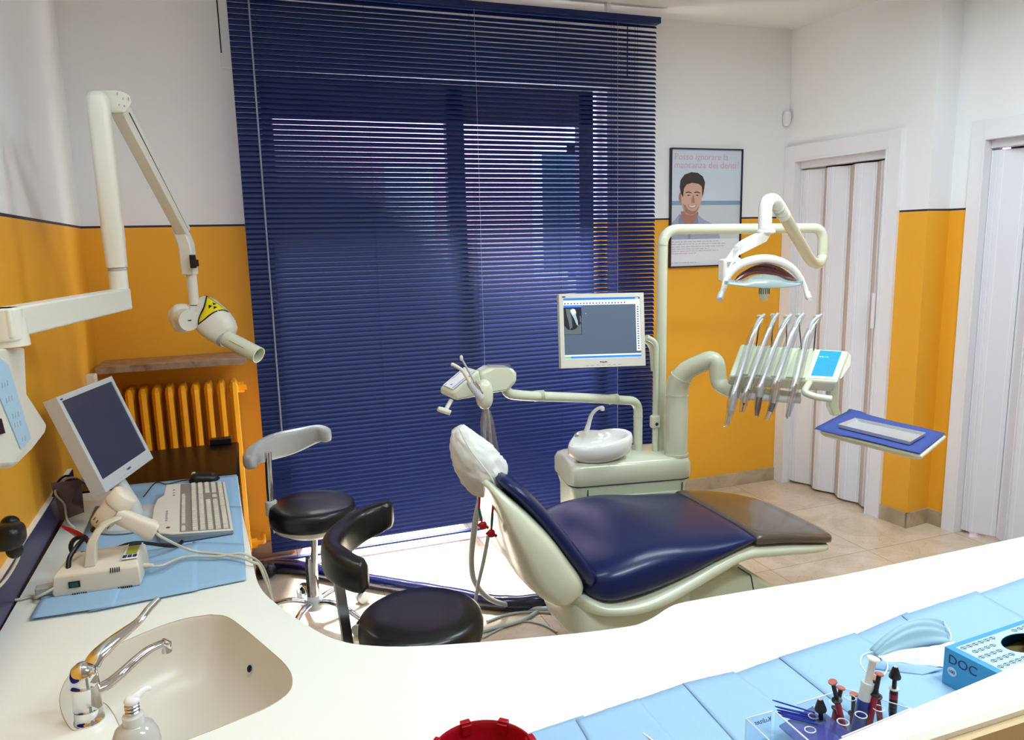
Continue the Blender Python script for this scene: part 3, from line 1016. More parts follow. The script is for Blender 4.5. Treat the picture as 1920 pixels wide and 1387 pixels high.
# ------------------------------------------------------------------ curing light: base unit and gun
b0, b1 = at(98, 1122, z=ZT + .006), at(266, 1098, z=ZT + .006)
bx = (b1 - b0); bx.z = 0; bl = bx.length; bx.normalize(); by = V((-bx.y, bx.x, 0))
B = lambda a, b, z: b0 + bx * a + by * b + Z * z
t = thing('curing_light_unit', 'ivory dental curing unit box with green switch on the desk', 'dental device', V((*B(bl / 2, .07, 0).xy, ZT + .008)))
dpt, hh = .135, .062
g = G()
g.loft([[B(0.004, .002, 0), B(bl - .004, .002, 0), B(bl - .006, dpt, 0), B(.006, dpt, 0)],
        [B(0, 0, .012), B(bl, 0, .012), B(bl, dpt, .012), B(0, dpt, .012)],
        [B(.004, .006, hh * .82), B(bl - .003, .006, hh * .86), B(bl - .006, dpt, hh), B(.02, dpt, hh)],
        [B(.012, .022, hh), B(bl - .010, .022, hh + .003), B(bl - .012, dpt - .01, hh + .008), B(.03, dpt - .01, hh + .006)]])
obj('housing', g, 'beige', t, bevel=.004)
g = G(); g.prism([B(.040, -.001, .022), B(.066, -.001, .022), B(.066, -.001, .038), B(.040, -.001, .038)], by * -.002)
sw = obj('switch', g, 'dark', t)
obj('rocker', G().prism([B(.044, -.0032, .025), B(.062, -.0032, .025), B(.062, -.0032, .035), B(.044, -.0032, .035)], by * -.002), 'green', sw)
g = G()
for k in range(5):
    g.prism([B(.135 + k * .005, .0035, .046), B(.137 + k * .005, .0035, .046), B(.1375 + k * .005, .0055, .058), B(.1355 + k * .005, .0055, .058)], by * -.002)
for a0 in (.045, .15):
    for k in range(7): g.prism([B(a0 + k * .005, -.0005, .001), B(a0 + .0025 + k * .005, -.0005, .001), B(a0 + .0025 + k * .005, -.0005, .006), B(a0 + k * .005, -.0005, .006)], by * -.001)
obj('vents', g, 'matte', t)
zz = hh + .0035
C4 = lambda a, b, d=0: B(bl * a, dpt * b, zz + .002 + .005 * b + d)
g = G().prism([C4(.78, .16), C4(.965, .16), C4(.965, .86), C4(.78, .86)], Z * .003)
pn = obj('display', g, 'white', t, bevel=.001)
obj('lcd', G().prism([C4(.81, .34, .0035), C4(.94, .34, .0035), C4(.94, .70, .0035), C4(.81, .70, .0035)], Z * .001), 'lcd', pn)
g = G().prism([C4(.80, .74, .0035), C4(.95, .74, .0035), C4(.95, .84, .0035), C4(.80, .84, .0035)], Z * .001)
obj('display_window', g, 'dark', pn)
g = G()
for k in range(3): g.prism([C4(.79 + k * .058, .19, .0035), C4(.835 + k * .058, .19, .0035), C4(.835 + k * .058, .30, .0035), C4(.79 + k * .058, .30, .0035)], Z * .001)
obj('keypad', g, 'navyd', pn)
# holder: curved bracket rising from the box
h0 = B(bl * .42, .040, hh)
h1 = at(228, 990, y=h0.y)
pth = spline([h0, h0 + V((.004, 0, .03)), h0 + V((.012, 0, .065)), h0 + V((.038, .008, .098)), h0 + V((.075, .014, .112))], 5)
g = G()
g.loft([[p + Y * s * .021 + Z * 0 + X * q for s, q in ((-1, -.013 + .004 * i / 20), (1, -.013 + .004 * i / 20), (1, .013 - .005 * i / 20), (-1, .013 - .005 * i / 20))] for i, p in enumerate(pth)])
obj('holder', g, 'beige', t, bevel=.004)
obj('hook_wire', G().tube(spline([B(.035, .03, hh - .004), B(.036, .05, hh + .02), B(.05, .075, hh + .04), B(.07, .09, hh + .06)]), .006, n=10), 'dark', t)
t2 = thing('curing_light_gun', 'ivory curing light gun with vent slots resting in its holder', 'dental device', h0 + V((0, 0, .10)))
yg = h0.y + .050
A0, A1, A2 = at(185, 985, y=yg - .0), at(212, 955, y=yg), at(232, 932, y=yg)
ax = (A2 - A0).normalized()
g = G().tube([A0 - ax * .002, A0 + ax * .002, A0 + ax * .030, A1, A1 + ax * .012, A1 + ax * .014], [.020, .025, .0295, .031, .031, .028], n=28)
brl = obj('barrel', g, 'beige', t2, smooth=50)
g = G().tube([A1 + ax * .010, A1 + ax * .014, A1 + ax * .020, A2 + ax * .008, A2 + ax * .014], [.030, .034, .034, .034, .028], n=28)
obj('rear_cap', g, 'beige', t2, smooth=50)
# vent slots on the barrel: short bars on its near side
g = G()
sidev = V((0, -1, 0)); sidev = (sidev - ax * sidev.dot(ax)).normalized(); dn = ax.cross(sidev).normalized()
for k in range(5):
    a_ = radians(-50 + k * 24)
    nrm = sidev * cos(a_) + dn * sin(a_)
    p = A0 + ax * .014
    g.box(p + nrm * .0268 + ax * .008, (.0022, .0022, .020), R=Matrix((nrm, ax.cross(nrm), ax)).transposed())
obj('slots', g, 'matte', t2)
H0, H1 = at(226, 968, y=yg - .02), at(292, 997, y=yg - .035)
hx = (H1 - H0).normalized()
g = G().loft([sring(H0 + hx * s, V((0, 1, 0)), hx.cross(Y).normalized(), a, b, 3.2) for s, a, b in ((-.012, .016, .018), (0, .018, .021), (.05, .019, .023), ((H1 - H0).length - .012, .020, .026), ((H1 - H0).length, .015, .020))])
obj('grip', g, 'beige', t2, smooth=45)
obj('tip', G().tube([A0 + ax * .0, A0 - ax * .02], [.012, .010]), 'dark', t2)
ce = H1
g = G().tube(spline([ce - hx * .005, ce + hx * .02 + V((0, 0, -.008)), at(360, 1032, z=ZT + .03), at(420, 1040, z=ZT + .02), at(470, 1052, z=ZT + .016), at(495, 1080, z=ZT - .03), V((.02, 2.05, .45)), V((.0, 2.08, .2))], 8), .0038, n=10)
obj('cord', g, 'cable', t2)
g = G().tube(spline([B(bl + .002, .06, .03), B(bl + .04, .058, .024), at(345, 1044, z=ZT + .02), at(410, 1043, z=ZT + .018), at(462, 1040, z=ZT + .015), V((-.01, 2.14, .66)), V((.01, 2.12, .4)), V((.02, 2.1, .15))], 8), .0033, n=10)
obj('power_cord', g, 'cable', t)
obj('cord_strain_relief', G().tube([B(bl - .002, .06, .03), B(bl + .022, .059, .028)], [.0075, .005]), 'cable', t)
g = G().tube(spline([B(.02, .01, .03), B(-.03, -.005, .012), at(60, 1118, z=ZT + .006), at(25, 1125, z=ZT + .006), at(-40, 1128, z=ZT + .006)], 8), .0035, n=10)
obj('mains_cable', g, 'cable', label='ivory cable running left from the curing unit over the blue strip', cat='cable')
g = G().box(B(-.022, .03, .014), (.04, .03, .022), R=Matrix.Rotation(.1, 3, 'Z'))
obj('cable_plug', g, 'greyp', label='small grey plug beside the left end of the curing unit', cat='plug', bevel=.003)
# red clip
r0, r1 = at(116, 986, y=2.22), at(172, 1016, y=2.14)
g = G().loft([[p + V((0, 0, -s)), p + V((.0, .008, 0)), p + V((0, 0, s)), p + V((0, -.008, 0))] for p, s in ((r0, .004), (r0.lerp(r1, .3), .009), (r0.lerp(r1, .6), .012), (r0.lerp(r1, .8), .010), (r1, .006))])
t = thing('dental_sensor_holder', 'red and black dental holder lying behind the curing unit', 'dental holder', V((r1.x, r1.y, ZT + .01)))
obj('red_bar', g, 'red', t)
obj('black_ring', G().tube([r1 + V((-.03 + .022 * cos(a), .01, -.012 + .026 * sin(a))) for a in [2 * pi * k / 20 for k in range(20)] + [0]], .006, n=10), 'dark', t)
obj('black_strap', G().tube(spline([r1 + V((-.03, .01, -.03)), r1 + V((.03, .01, -.035)), r1 + V((.10, .03, -.03)), V((-.25, 2.25, ZT + .015)), V((-.24, 2.38, ZT + .01))]), .005, n=8), 'dark', t)
# brown glossy card behind the monitor
a, b, c_, d_ = at(98, 905, z=ZT + .16), at(152, 900, z=ZT + .15), at(158, 960, z=ZT + .012), at(118, 975, z=ZT + .012)
obj('brown_card', G().prism([a, b, c_, d_], V((-.004, -.003, .002))), 'brown', label='dark brown glossy card leaning on the upstand behind the monitor', cat='card', smooth=0)
# cables behind the monitor
g = G().tube(spline([at(175, 915, x=-.56), at(140, 895, x=-.58), at(112, 905, x=-.61), at(104, 925, x=-.61), at(120, 945, x=-.60), at(126, 975, x=-.585), at(140, 990, z=ZT + .01)], 8), .0032, n=10)
obj('monitor_cable', g, 'cable', label='ivory cable looping over the upstand behind the monitor', cat='cable')
g = G().tube(spline([at(182, 920, x=-.54), at(150, 902, x=-.57), at(125, 892, x=-.60), at(108, 905, x=-.62), at(100, 930, x=-.625)], 8), .004, n=10)
obj('signal_cable', g, 'dark', label='black cable looping behind the grey desk monitor', cat='cable')
# plug on the wall at the left frame edge
pw = at(14, 1005, x=-.56)
t = thing('wall_plug', 'black mains plug at the orange wall by the left frame edge', 'plug', pw)
obj('plug_body', G().sell(pw, .035, .04, .03, 3, 3).sell(pw + V((.0, .03, .02)), .02, .02, .018).sell(pw + V((.01, .0, -.035)), .018, .018, .02), 'dark', t)
obj('cord', G().tube(spline([pw + V((.02, .03, .005)), at(42, 1015, x=-.55), at(30, 1055, x=-.56), at(0, 1098, x=-.58), at(-40, 1120, x=-.59)], 8), .0036, n=10), 'cable', t)

# ------------------------------------------------------------------ x-ray machine on the left wall
t = thing('xray_machine', 'ivory wall mounted dental x-ray machine with a folding arm', 'x-ray machine', (-.6, 1.9, 1.25))
py0 = 1.93
piv = V((-.503, 1.905, 1.40))
# control box: outline in the yz plane, front face leans
xs0 = lwx(1.9) + .001
pxl = [(48, 652), (52, 735), (91, 795), (88, 808), (64, 840), (28, 876), (-60, 880), (-60, 655)]
poly = []
for a, b in pxl: poly.append(at(a, b, x=-.50))
g = G().prism(poly, V((xs0 + .50, 0, 0)))
obj('control_box', g, 'ivory', t, bevel=.012)
poly = [at(a, b, x=-.484) for a, b in [(14, 672), (60, 822), (24, 872), (-50, 876), (-50, 660)]]
pf = obj('control_front', G().prism(poly, V((-.02, 0, 0))), 'ivory', t, bevel=.006)
poly = [at(a, b, x=-.4835) for a, b in [(-6, 668), (14, 684), (57, 822), (38, 842), (-6, 735)]]
kp = obj('keypad', G().prism(poly, V((.002, 0, 0))), 'blueprint', pf)
g = G()
for (a, b, n) in ((4, 722, 3), (12, 750, 3), (24, 780, 3), (28, 797, 3), (42, 823, 2)):
    for k in range(n):
        p = at(a + k * 5, b - k * 2, x=-.481)
        g.box(p, (.002, .0035, .011))
obj('keypad_marks', g, 'hose', kp)
poly = [at(a, b, x=-.4835) for a, b in [(-30, 780), (0, 785), (7, 812), (-30, 822)]]
obj('display', G().prism(poly, V((.003, 0, 0))), 'dark', pf)
# pivot and horizontal arm
g = G().tube([piv, piv + Z * .06], [.040, .036], n=24); g.cyl(piv + Z * .055, piv + Z * .062, .034)
obj('pivot', g, 'ivory', t)
e1 = at(226, 560, y=2.60); e1.z = 1.452
a0 = V((piv.x, piv.y - .01, 1.452))
dxy = (e1 - a0).normalized(); sd = V((-dxy.y, dxy.x, 0))
g = G()
g.loft([[p + sd * s * .026 + Z * q for s, q in ((-1, -.033), (1, -.033), (1, .033), (-1, .033))] for p in (a0 - dxy * .03, a0 + dxy * .1, e1 - dxy * .1, e1 + dxy * .022)])
g.cyl(a0 - Z * .04, a0 + Z * .033, .034)
obj('horizontal_arm', g, 'ivory', t, bevel=.005)
g = G().cyl(e1 + Z * .033, e1 + Z * .10, .027, n=24)
obj('elbow_post', g, 'ivory', t)
obj('elbow_ring', G().cyl(e1 + Z * .090, e1 + Z * .095, .0285, n=24), 'greyp', t)
tp = at(190, 185, y=2.60)
tp = V((e1.x, e1.y, at(195, 178, y=2.60).z))
g = G()
rr = .031
g.loft([sring(V((e1.x + .0, e1.y, z)), X, Y, rr * k, rr * k * 1.15, 3) for z, k in ((e1.z + .10, .93), (e1.z + .17, .97), (e1.z + .175, 1), (tp.z - .03, 1), (tp.z - .01, .93), (tp.z + .004, .7), (tp.z + .01, .3))])
obj('upright_arm', g, 'ivory', t, smooth=50)
# upper joint bracket
j1 = at(222, 200, y=2.66); j2 = at(345, 437, y=3.10)
dd = (j2 - j1).normalized(); sv = V((dd.y, -dd.x, 0)).normalized()
upn = sv.cross(dd)
if upn.z < 0: upn = -upn
yj = 2.62
bp4 = [at(a, b, y=yj) for a, b in ((199, 168), (214, 171), (229, 180), (234, 192), (222, 212), (206, 206), (198, 200))]
g = G().prism([p - sv * .024 for p in bp4], sv * .048)
jb = obj('upper_joint', g, 'ivory', t, bevel=.004)
for a, b, r in ((205, 176, .0045), (226, 186, .0055), (215, 185, .003), (208, 197, .003), (218, 199, .003)):
    p = at(a, b, y=yj) + sv * .0235
    obj('screw', G().cyl(p, p + sv * .002, r, n=12), 'steel', jb)
# lower arm of the folding arm: a channel with a groove
def bar(p, q, up_, side, hw, hh_):
    return [[k + side * s * hw + up_ * z * hh_ for s, z in ((-1, -1), (1, -1), (1, 1), (-1, 1))] for k in (p, q)]
g = G().loft(bar(j1 - upn * .012, j2 - upn * .006, upn, sv, .020, .017))
obj('forearm_lower', g, 'ivory', t, bevel=.004)
g = G().loft(bar(j1 + upn * .018, j2 + upn * .014, upn, sv, .021, .011))
obj('forearm_cover', g, 'ivory', t, bevel=.004)
obj('forearm_groove', G().loft(bar(j1 + upn * .006 + dd * .03, j2 + upn * .006, upn, sv, .0205, .0025)), 'navyd', t)
# lower joint and brake
j3 = V((j2.x + .008, j2.y, at(352, 515, y=3.10).z))
g = G()
g.loft([[V((c_.x, c_.y, c_.z)) + sv * s * .023 + V((-sv.y, sv.x, 0)) * q for s, q in ((-1, -.028), (1, -.028), (1, .028), (-1, .028))] for c_ in (j3, V((j3.x - .004, j3.y, j3.z + .115)), V((j2.x - .012, j2.y, j2.z + .012)))])
obj('lower_joint', g, 'ivory', t, bevel=.005)
pk = at(362, 490, y=3.05)
obj('brake_knob', G().box(pk, (.022, .03, .05)).box(pk + V((.013, 0, -.006)), (.012, .022, .026)), 'dark', t, bevel=.003)
j4 = V((j3.x + .004, j3.y, at(357, 575, y=3.10).z))
obj('drop_tube', G().cyl(j3 + V((.004, 0, .005)), j4, .0185, n=24), 'ivory', t)
obj('drop_ring', G().cyl(j4 + Z * .004, j4 + Z * .007, .0195, n=24), 'navyd', t)
# head: yoke disc + housing + cone
hc = at(357, 598, y=3.10)
g = G().cyl(hc + V((-.045, .04, .012)), hc + V((.0, -.055, -.0)), .040, n=32)
g.sell(hc + V((-.03, .01, .005)), .038, .04, .055, 3, 3)
g.cyl(j4, hc, .022)
yk = obj('yoke', g, 'ivory', t, smooth=50)
obj('yoke_mark', G().box(hc + V((-.003, -.0562, 0)), (.020, .002, .004)), 'navyd', yk)
h0_, h1_ = at(372, 566, y=3.12), at(428, 638, y=3.06)
c1, c2 = at(424, 634, y=3.05), at(474, 660, y=2.97)
cd = (c2 - c1).normalized()
u_ = (Y - cd * Y.dot(cd)).normalized(); v_ = cd.cross(u_)
if v_.z < 0: v_ = -v_
q0 = at(378, 582, y=3.13)
q1 = at(426, 626, y=3.06)
L = (q1 - q0).length
hd = (q1 - q0).normalized()
u2 = (Y - hd * Y.dot(hd)).normalized(); v2 = hd.cross(u2)
if v2.z < 0: v2 = -v2
g = G()
g.loft([sring(q0 + hd * (L * s) + v2 * o_, u2, v2, a, b, 3.0, 32) for s, a, b, o_ in ((-.22, .02, .03, .0), (-.14, .045, .052, .002), (.1, .058, .066, .002), (.55, .060, .068, .0), (.8, .056, .062, -.002), (1.0, .044, .050, -.004), (1.06, .036, .040, -.006))])
hdobj = obj('tube_head', g, 'ivory', t, smooth=50)
g = G().tube([c1 - cd * .012, c1 + cd * .004], [.040, .036], n=28)
obj('head_collar', g, 'greyp', t)
rc = .0315
g = G().lathe([(rc * 1.02, 0), (rc, .01), (rc, (c2 - c1).length + .03), (rc - .003, (c2 - c1).length + .03), (rc - .003, .02), (.001, .02)], c1, cd, n=36)
obj('cone', g, 'cream', t, smooth=50)
nl = (V((0, 0, CH)) - c1).normalized(); nl = (nl - cd * nl.dot(cd)).normalized()
obj('cone_mark', G().box(c1 + cd * .075 + nl * rc - v_ * .003, (.0015, .0016, .07), R=Matrix((nl, cd.cross(nl), cd)).transposed()), 'navyd', t)
# radiation sticker: yellow triangle with black border, wrapped on the housing
def onhead(s, ang, lift):
    a = radians(ang)
    r_ = .0595 + lift
    f = lambda w: math.copysign(abs(w) ** (2 / 3.0), w)
    return q0 + hd * (L * s) + (u2 * f(cos(a)) * (.059 + lift) + v2 * f(sin(a)) * (.067 + lift))
def patch(tri, lift, m, nm, par):
    g = G(); n = 8; idx = {}; P_ = []; F_ = []
    for i in range(n + 1):
        for j in range(n + 1 - i):
            w1, w2 = i / n, j / n; w0 = 1 - w1 - w2
            s = tri[0][0] * w0 + tri[1][0] * w1 + tri[2][0] * w2
            a = tri[0][1] * w0 + tri[1][1] * w1 + tri[2][1] * w2
            idx[(i, j)] = len(P_); P_.append(onhead(s, a, lift))
    for i in range(n):
        for j in range(n - i):
            F_.append((idx[(i, j)], idx[(i + 1, j)], idx[(i, j + 1)]))
            if (i + 1, j + 1) in idx: F_.append((idx[(i + 1, j)], idx[(i + 1, j + 1)], idx[(i, j + 1)]))
    g.add(P_, F_)
    return obj(nm, g, m, par, solid=.0004)
T0 = [(-.06, 108), (.50, 228), (.72, 62)]
T0 = [(-.05, 128), (.42, 212), (.66, 96)]
cm = (sum(k[0] for k in T0) / 3, sum(k[1] for k in T0) / 3)
shr = lambda T, k: [(cm[0] + (a - cm[0]) * k, cm[1] + (b - cm[1]) * k) for a, b in T]
st = patch(T0, .0010, 'dark', 'warning_sticker', hdobj)
patch(shr(T0, .84), .0022, 'yellow', 'sticker_field', hdobj)
for ang in (0, 120, 240):
    a1, a2 = radians(ang - 28), radians(ang + 28)
    ks, ka = .11, 19
    patch([(cm[0] + .02 * cos(radians(ang)), cm[1] + 3 * sin(radians(ang))), (cm[0] + ks * cos(a1), cm[1] + ka * sin(a1)), (cm[0] + ks * cos(a2), cm[1] + ka * sin(a2))], .0034, 'dark', 'trefoil_blade', hdobj)
#NEXT
# ------------------------------------------------------------------ dental chair
t = thing('dental_chair', 'dental chair with navy upholstery and cream shell in the middle of the room', 'dental chair', (1.3, 2.25, 0))
def xloft(tab, n=40, e=3.2, steps=5, dome=0):
    """rows x, y0, y1, z0, z1 : closed sections across x"""
    pts = [V((r[0], (r[1] + r[2]) / 2, (r[3] + r[4]) / 2)) for r in tab]
    dim = [V(((r[2] - r[1]) / 2, (r[4] - r[3]) / 2, (r[5] if len(r) > 5 else 0))) for r in tab]
    P_, D_ = spline(pts, steps), spline(dim, steps)
    rings = []
    for p, d in zip(P_, D_):
        rg = sring(p, Y, Z, d.x, d.y, e, n)
        for q in rg:          # lean of the section: raise towards the far side
            q.z += (q.y - p.y) / max(d.x, 1e-3) * d.z
        rings.append(rg)
    return G().loft(rings)
# seat upholstery
seat = [(.93, 2.06, 2.44, .50, .56, .02), (.955, 2.00, 2.49, .470, .585, .02), (1.00, 1.965, 2.52, .452, .602, .022), (1.06, 1.955, 2.53, .450, .612, .022), (1.17, 1.955, 2.53, .460, .615, .018), (1.30, 1.96, 2.53, .487, .612, .012),
        (1.43, 1.968, 2.52, .525, .605, .006), (1.53, 1.98, 2.51, .550, .597, .0), (1.575, 1.99, 2.50, .560, .590, .0), (1.59, 2.0, 2.49, .565, .585, 0)]
g = xloft(seat, e=2.9)
# saddle: raise a soft ridge in the front of the seat, dish behind it
for v in g.v:
    s = (v.y - 2.24) / .28
    if v.z > .53:
        v.z += .020 * math.exp(-((v.x - 1.22) / .13) ** 2) * (1 - .5 * s * s) - .022 * math.exp(-((v.x - 1.02) / .07) ** 2 - (s / .6) ** 2) + .010 * math.exp(-((abs(s) - .85) / .18) ** 2) * math.exp(-((v.x - 1.1) / .2) ** 2)
obj('seat_cushion', g, 'navy', t, smooth=80)
foot = [(1.575, 1.985, 2.505, .550, .593), (1.60, 1.98, 2.51, .548, .596), (1.70, 1.978, 2.50, .538, .585), (1.80, 1.978, 2.485, .522, .566), (1.87, 1.985, 2.46, .508, .549), (1.91, 2.0, 2.42, .500, .540), (1.928, 2.04, 2.36, .503, .532)]
obj('foot_cover', xloft(foot, e=4.5), 'brownfilm', t, smooth=80, label='brown transparent foot cover')
# shell under seat
sh = [(.90, 2.05, 2.44, .43, .50), (.94, 1.99, 2.49, .415, .49), (1.0, 1.955, 2.53, .41, .465), (1.10, 1.94, 2.545, .405, .462), (1.20, 1.94, 2.545, .415, .480), (1.30, 1.95, 2.54, .440, .505), (1.42, 1.962, 2.53, .474, .540), (1.53, 1.975, 2.515, .500, .556),
      (1.66, 1.975, 2.505, .492, .548), (1.80, 1.975, 2.485, .480, .528), (1.88, 1.985, 2.45, .478, .512), (1.905, 2.02, 2.40, .486, .506)]
obj('seat_shell', xloft(sh, e=3.6), 'cream', t, smooth=80)
# under-seat housing and pedestal
g = xloft([(.90, 2.04, 2.28, .34, .45), (.93, 2.0, 2.34, .29, .47), (1.0, 1.985, 2.50, .26, .46), (1.15, 1.985, 2.50, .27, .45), (1.26, 1.99, 2.49, .31, .47), (1.32, 2.0, 2.47, .36, .48)], e=4)
obj('hinge_housing', g, 'cream', t, smooth=80)
g = G()
g.prism([V((1.06, 2.05, .05)), V((1.80, 2.05, .05)), V((1.74, 2.05, .33)), V((1.60, 2.05, .43)), V((1.50, 2.05, .462)), V((1.28, 2.05, .40)), V((1.12, 2.05, .36))], Y * .36)
obj('pedestal', g, 'creamp', t, bevel=.02)
obj('floor_plate', G().bx(.95, 1.95, 2.0, 2.50, 0, .06), 'creamp', t, bevel=.02)
obj('pedestal_seam', G().prism([at(1385, 1063, y=2.049), at(1409, 1078, y=2.049), at(1414, 1105, y=2.049), at(1412, 1106, y=2.049), at(1407, 1079, y=2.049), at(1384, 1065, y=2.049)], Y * .003), 'navyd', t)
# backrest
def back(rows, e, e_n=36, steps=5):
    """rows: x, z, y0, y1, thickness/2, tilt angle deg"""
    A_ = spline([V((r[0], (r[2] + r[3]) / 2, r[1])) for r in rows], steps)
    B_ = spline([V(((r[3] - r[2]) / 2, r[4], r[5])) for r in rows], steps)
    rings = []
    for p, d in zip(A_, B_):
        a = radians(d.z)
        rings.append(sring(p, Y, V((cos(a), 0, sin(a))), d.x, d.y, e, e_n))
    return G().loft(rings)
shell = [(.915, .468, 2.10, 2.38, .030, 30), (.900, .482, 2.00, 2.44, .055, 32), (.868, .520, 1.962, 2.47, .076, 36), (.817, .588, 1.955, 2.48, .084, 38), (.770, .670, 1.960, 2.44, .073, 40), (.724, .747, 1.975, 2.39, .053, 41), (.686, .811, 2.00, 2.31, .030, 42), (.656, .857, 2.03, 2.26, .014, 42), (.647, .868, 2.06, 2.22, .008, 42)]
obj('backrest_shell', back(shell, 3.6), 'cream', t, smooth=80)
cush = [(.975, .500, 2.06, 2.42, .018, 32), (.968, .520, 2.0, 2.46, .032, 34), (.942, .562, 1.975, 2.485, .036, 36), (.893, .632, 1.97, 2.49, .034, 38), (.840, .710, 1.978, 2.48, .032, 40), (.785, .785, 1.99, 2.44, .028, 42), (.735, .842, 2.01, 2.37, .024, 45), (.702, .872, 2.04, 2.32, .018, 48), (.688, .884, 2.08, 2.27, .010, 48)]
obj('backrest_cushion', back(cush, 3.0), 'navy', t, smooth=80)
obj('headrest_stem', G().tube([(.69, 2.22, .84), (.655, 2.22, .90)], .025), 'greyp', t)

# headrest under its white cover
t = thing('headrest_cover', 'white nonwoven cap pulled over the headrest of the dental chair', 'headrest cover', (.66, 2.22, .80))
cs = [at(859, 803, y=2.20), at(868, 824, y=2.20), at(886, 850, y=2.20), at(904, 880, y=2.20), at(918, 910, y=2.20), at(926, 928, y=2.20)]
wd = [(.028, .022), (.058, .040), (.088, .058), (.105, .066), (.088, .050), (.034, .020)]
C_, D_ = spline(cs, 7), spline([V((a, b, 0)) for a, b in wd], 7)
rings = []
dirv = (cs[-1] - cs[0]).normalized()
thv = V((-dirv.z, 0, dirv.x)).normalized()
if thv.x < 0: thv = -thv
wv = V((.55, -.83, 0)); wv = (wv - dirv * wv.dot(dirv)).normalized()
tv = dirv.cross(wv).normalized()
if tv.x < 0: tv = -tv
for i, (p, d) in enumerate(zip(C_, D_)):
    rg = []
    for k in range(48):
        a = 2 * pi * k / 48
        rr = 1 + .10 * pnoise(V((cos(a) * 2.2, sin(a) * 2.2, i * .17))) + .07 * (1 - abs(pnoise(V((cos(a) * 4.5, sin(a) * 4.5, i * .28)))) * 3) + .02 * pnoise(V((cos(a) * 9, sin(a) * 9, i * .7)))
        rg.append(p + wv * cos(a) * d.x * rr * .80 + tv * math.copysign(abs(sin(a)) ** .9, sin(a)) * d.y * rr)
    rings.append(rg)
obj('cap', G().loft(rings), 'cover', t, smooth=70)
sm = [p + (at(a, b, y=2.09) - p) * 0 for p, (a, b) in zip(cs, [(0, 0)] * 6)]
se = spline([at(a, b, y=2.115) for a, b in ((861, 803), (872, 826), (884, 846), (901, 868), (918, 890), (930, 912), (934, 930))], 5)
obj('seam', G().tube(se, .0022, n=6), 'bladder', t)
# bib strings
for k, (pa, pb, pc, lab) in enumerate((((899, 932), (898, 955), (905, 985), 'red and green bib cord hanging left under the headrest cover'), ((926, 932), (923, 965), (921, 1000), 'red and green bib cord hanging right under the headrest cover'))):
    yv = 2.085
    t = thing('bib_cord', lab, 'bib cord', at(*pa, y=yv), 'red and green bib cords under the headrest')
    a, b, c_ = at(*pa, y=yv), at(*pb, y=yv), at(*pc, y=yv)
    obj('red_cord', G().tube([a, a.lerp(b, .9)], .0038, n=8), 'red', t)
    obj('green_cord', G().tube([a.lerp(b, .9), b.lerp(c_, .6)], .0042, n=8), 'green', t)
    g = G().sell(c_, .012, .008, .012, 3, 3).tube([b.lerp(c_, .5), c_], .0035, n=8)
    g.box(c_ + V((.008, -.004, -.003)), (.020, .006, .008), R=Matrix.Rotation(.6, 3, 'Y')); g.box(c_ + V((-.010, -.002, .006)), (.018, .006, .006), R=Matrix.Rotation(-.5, 3, 'Y'))
    obj('clip', g, 'red', t)

# ------------------------------------------------------------------ dental unit
t = thing('dental_unit', 'cream dental unit cabinet with column and lamp pole behind the chair', 'dental unit', (1.4, 2.6, 0))
nl_, nr_, fr_, fl_ = V((1.175, 2.645, 0)), V((1.690, 2.560, 0)), V((1.735, 2.80, 0)), V((1.215, 2.92, 0))
def cring(z, ins=0.0, rad=.05, n=6, sel=(nl_, nr_, fr_, fl_)):
    c = sum((p for p in sel), V()) / 4
    pts = [c + (p - c) * (1 - ins / .3) for p in sel]
    out = []
    for i in range(4):
        a, b, d = pts[i - 1], pts[i], pts[(i + 1) % 4]
        p0, p1 = b + (a - b).normalized() * rad, b + (d - b).normalized() * rad
        for j in range(n + 1):
            k = j / n
            q = p0 * (1 - k) ** 2 + b * 2 * k * (1 - k) + p1 * k * k
            out.append(V((q.x, q.y, z)))
    return out
obj('cabinet', G().loft([cring(0, .018), cring(.56, .018), cring(.598, .006), cring(.608, .006)]), 'creamp', t, smooth=40)
obj('cabinet_top', G().loft([cring(.610, .002), cring(.615, -.006), cring(.675, -.006), cring(.695, .006), cring(.702, .03)]), 'cream', t, smooth=50)
g = G()
fd = (nr_ - nl_).normalized(); fn = V((fd.y, -fd.x, 0))
cc = (nl_ + nr_ + fr_ + fl_) / 4
nl2 = cc + (nl_ - cc) * .94; nr2 = cc + (nr_ - cc) * .94
q0_, q1_ = nl2 + fd * .058 + fn * .001, nr2 - fd * .028 + fn * .001
g.prism([q0_ + Z * .2, q1_ + Z * .2, q1_ + Z * .56, q0_ + Z * .56], fn * .006)
fp = obj('front_panel', g, 'creamp', t, bevel=.002)
g = G()
for a, b in ((q0_ - fd * .004, q0_), (q1_, q1_ + fd * .003)): g.prism([a + Z * .2, b + Z * .2, b + Z * .595, a + Z * .595], fn * .0045)
obj('panel_gap', g, 'matte', t)
obj('top_gap', G().loft([cring(.6075, -.0015), cring(.6105, -.0015)]), 'navyd', t)
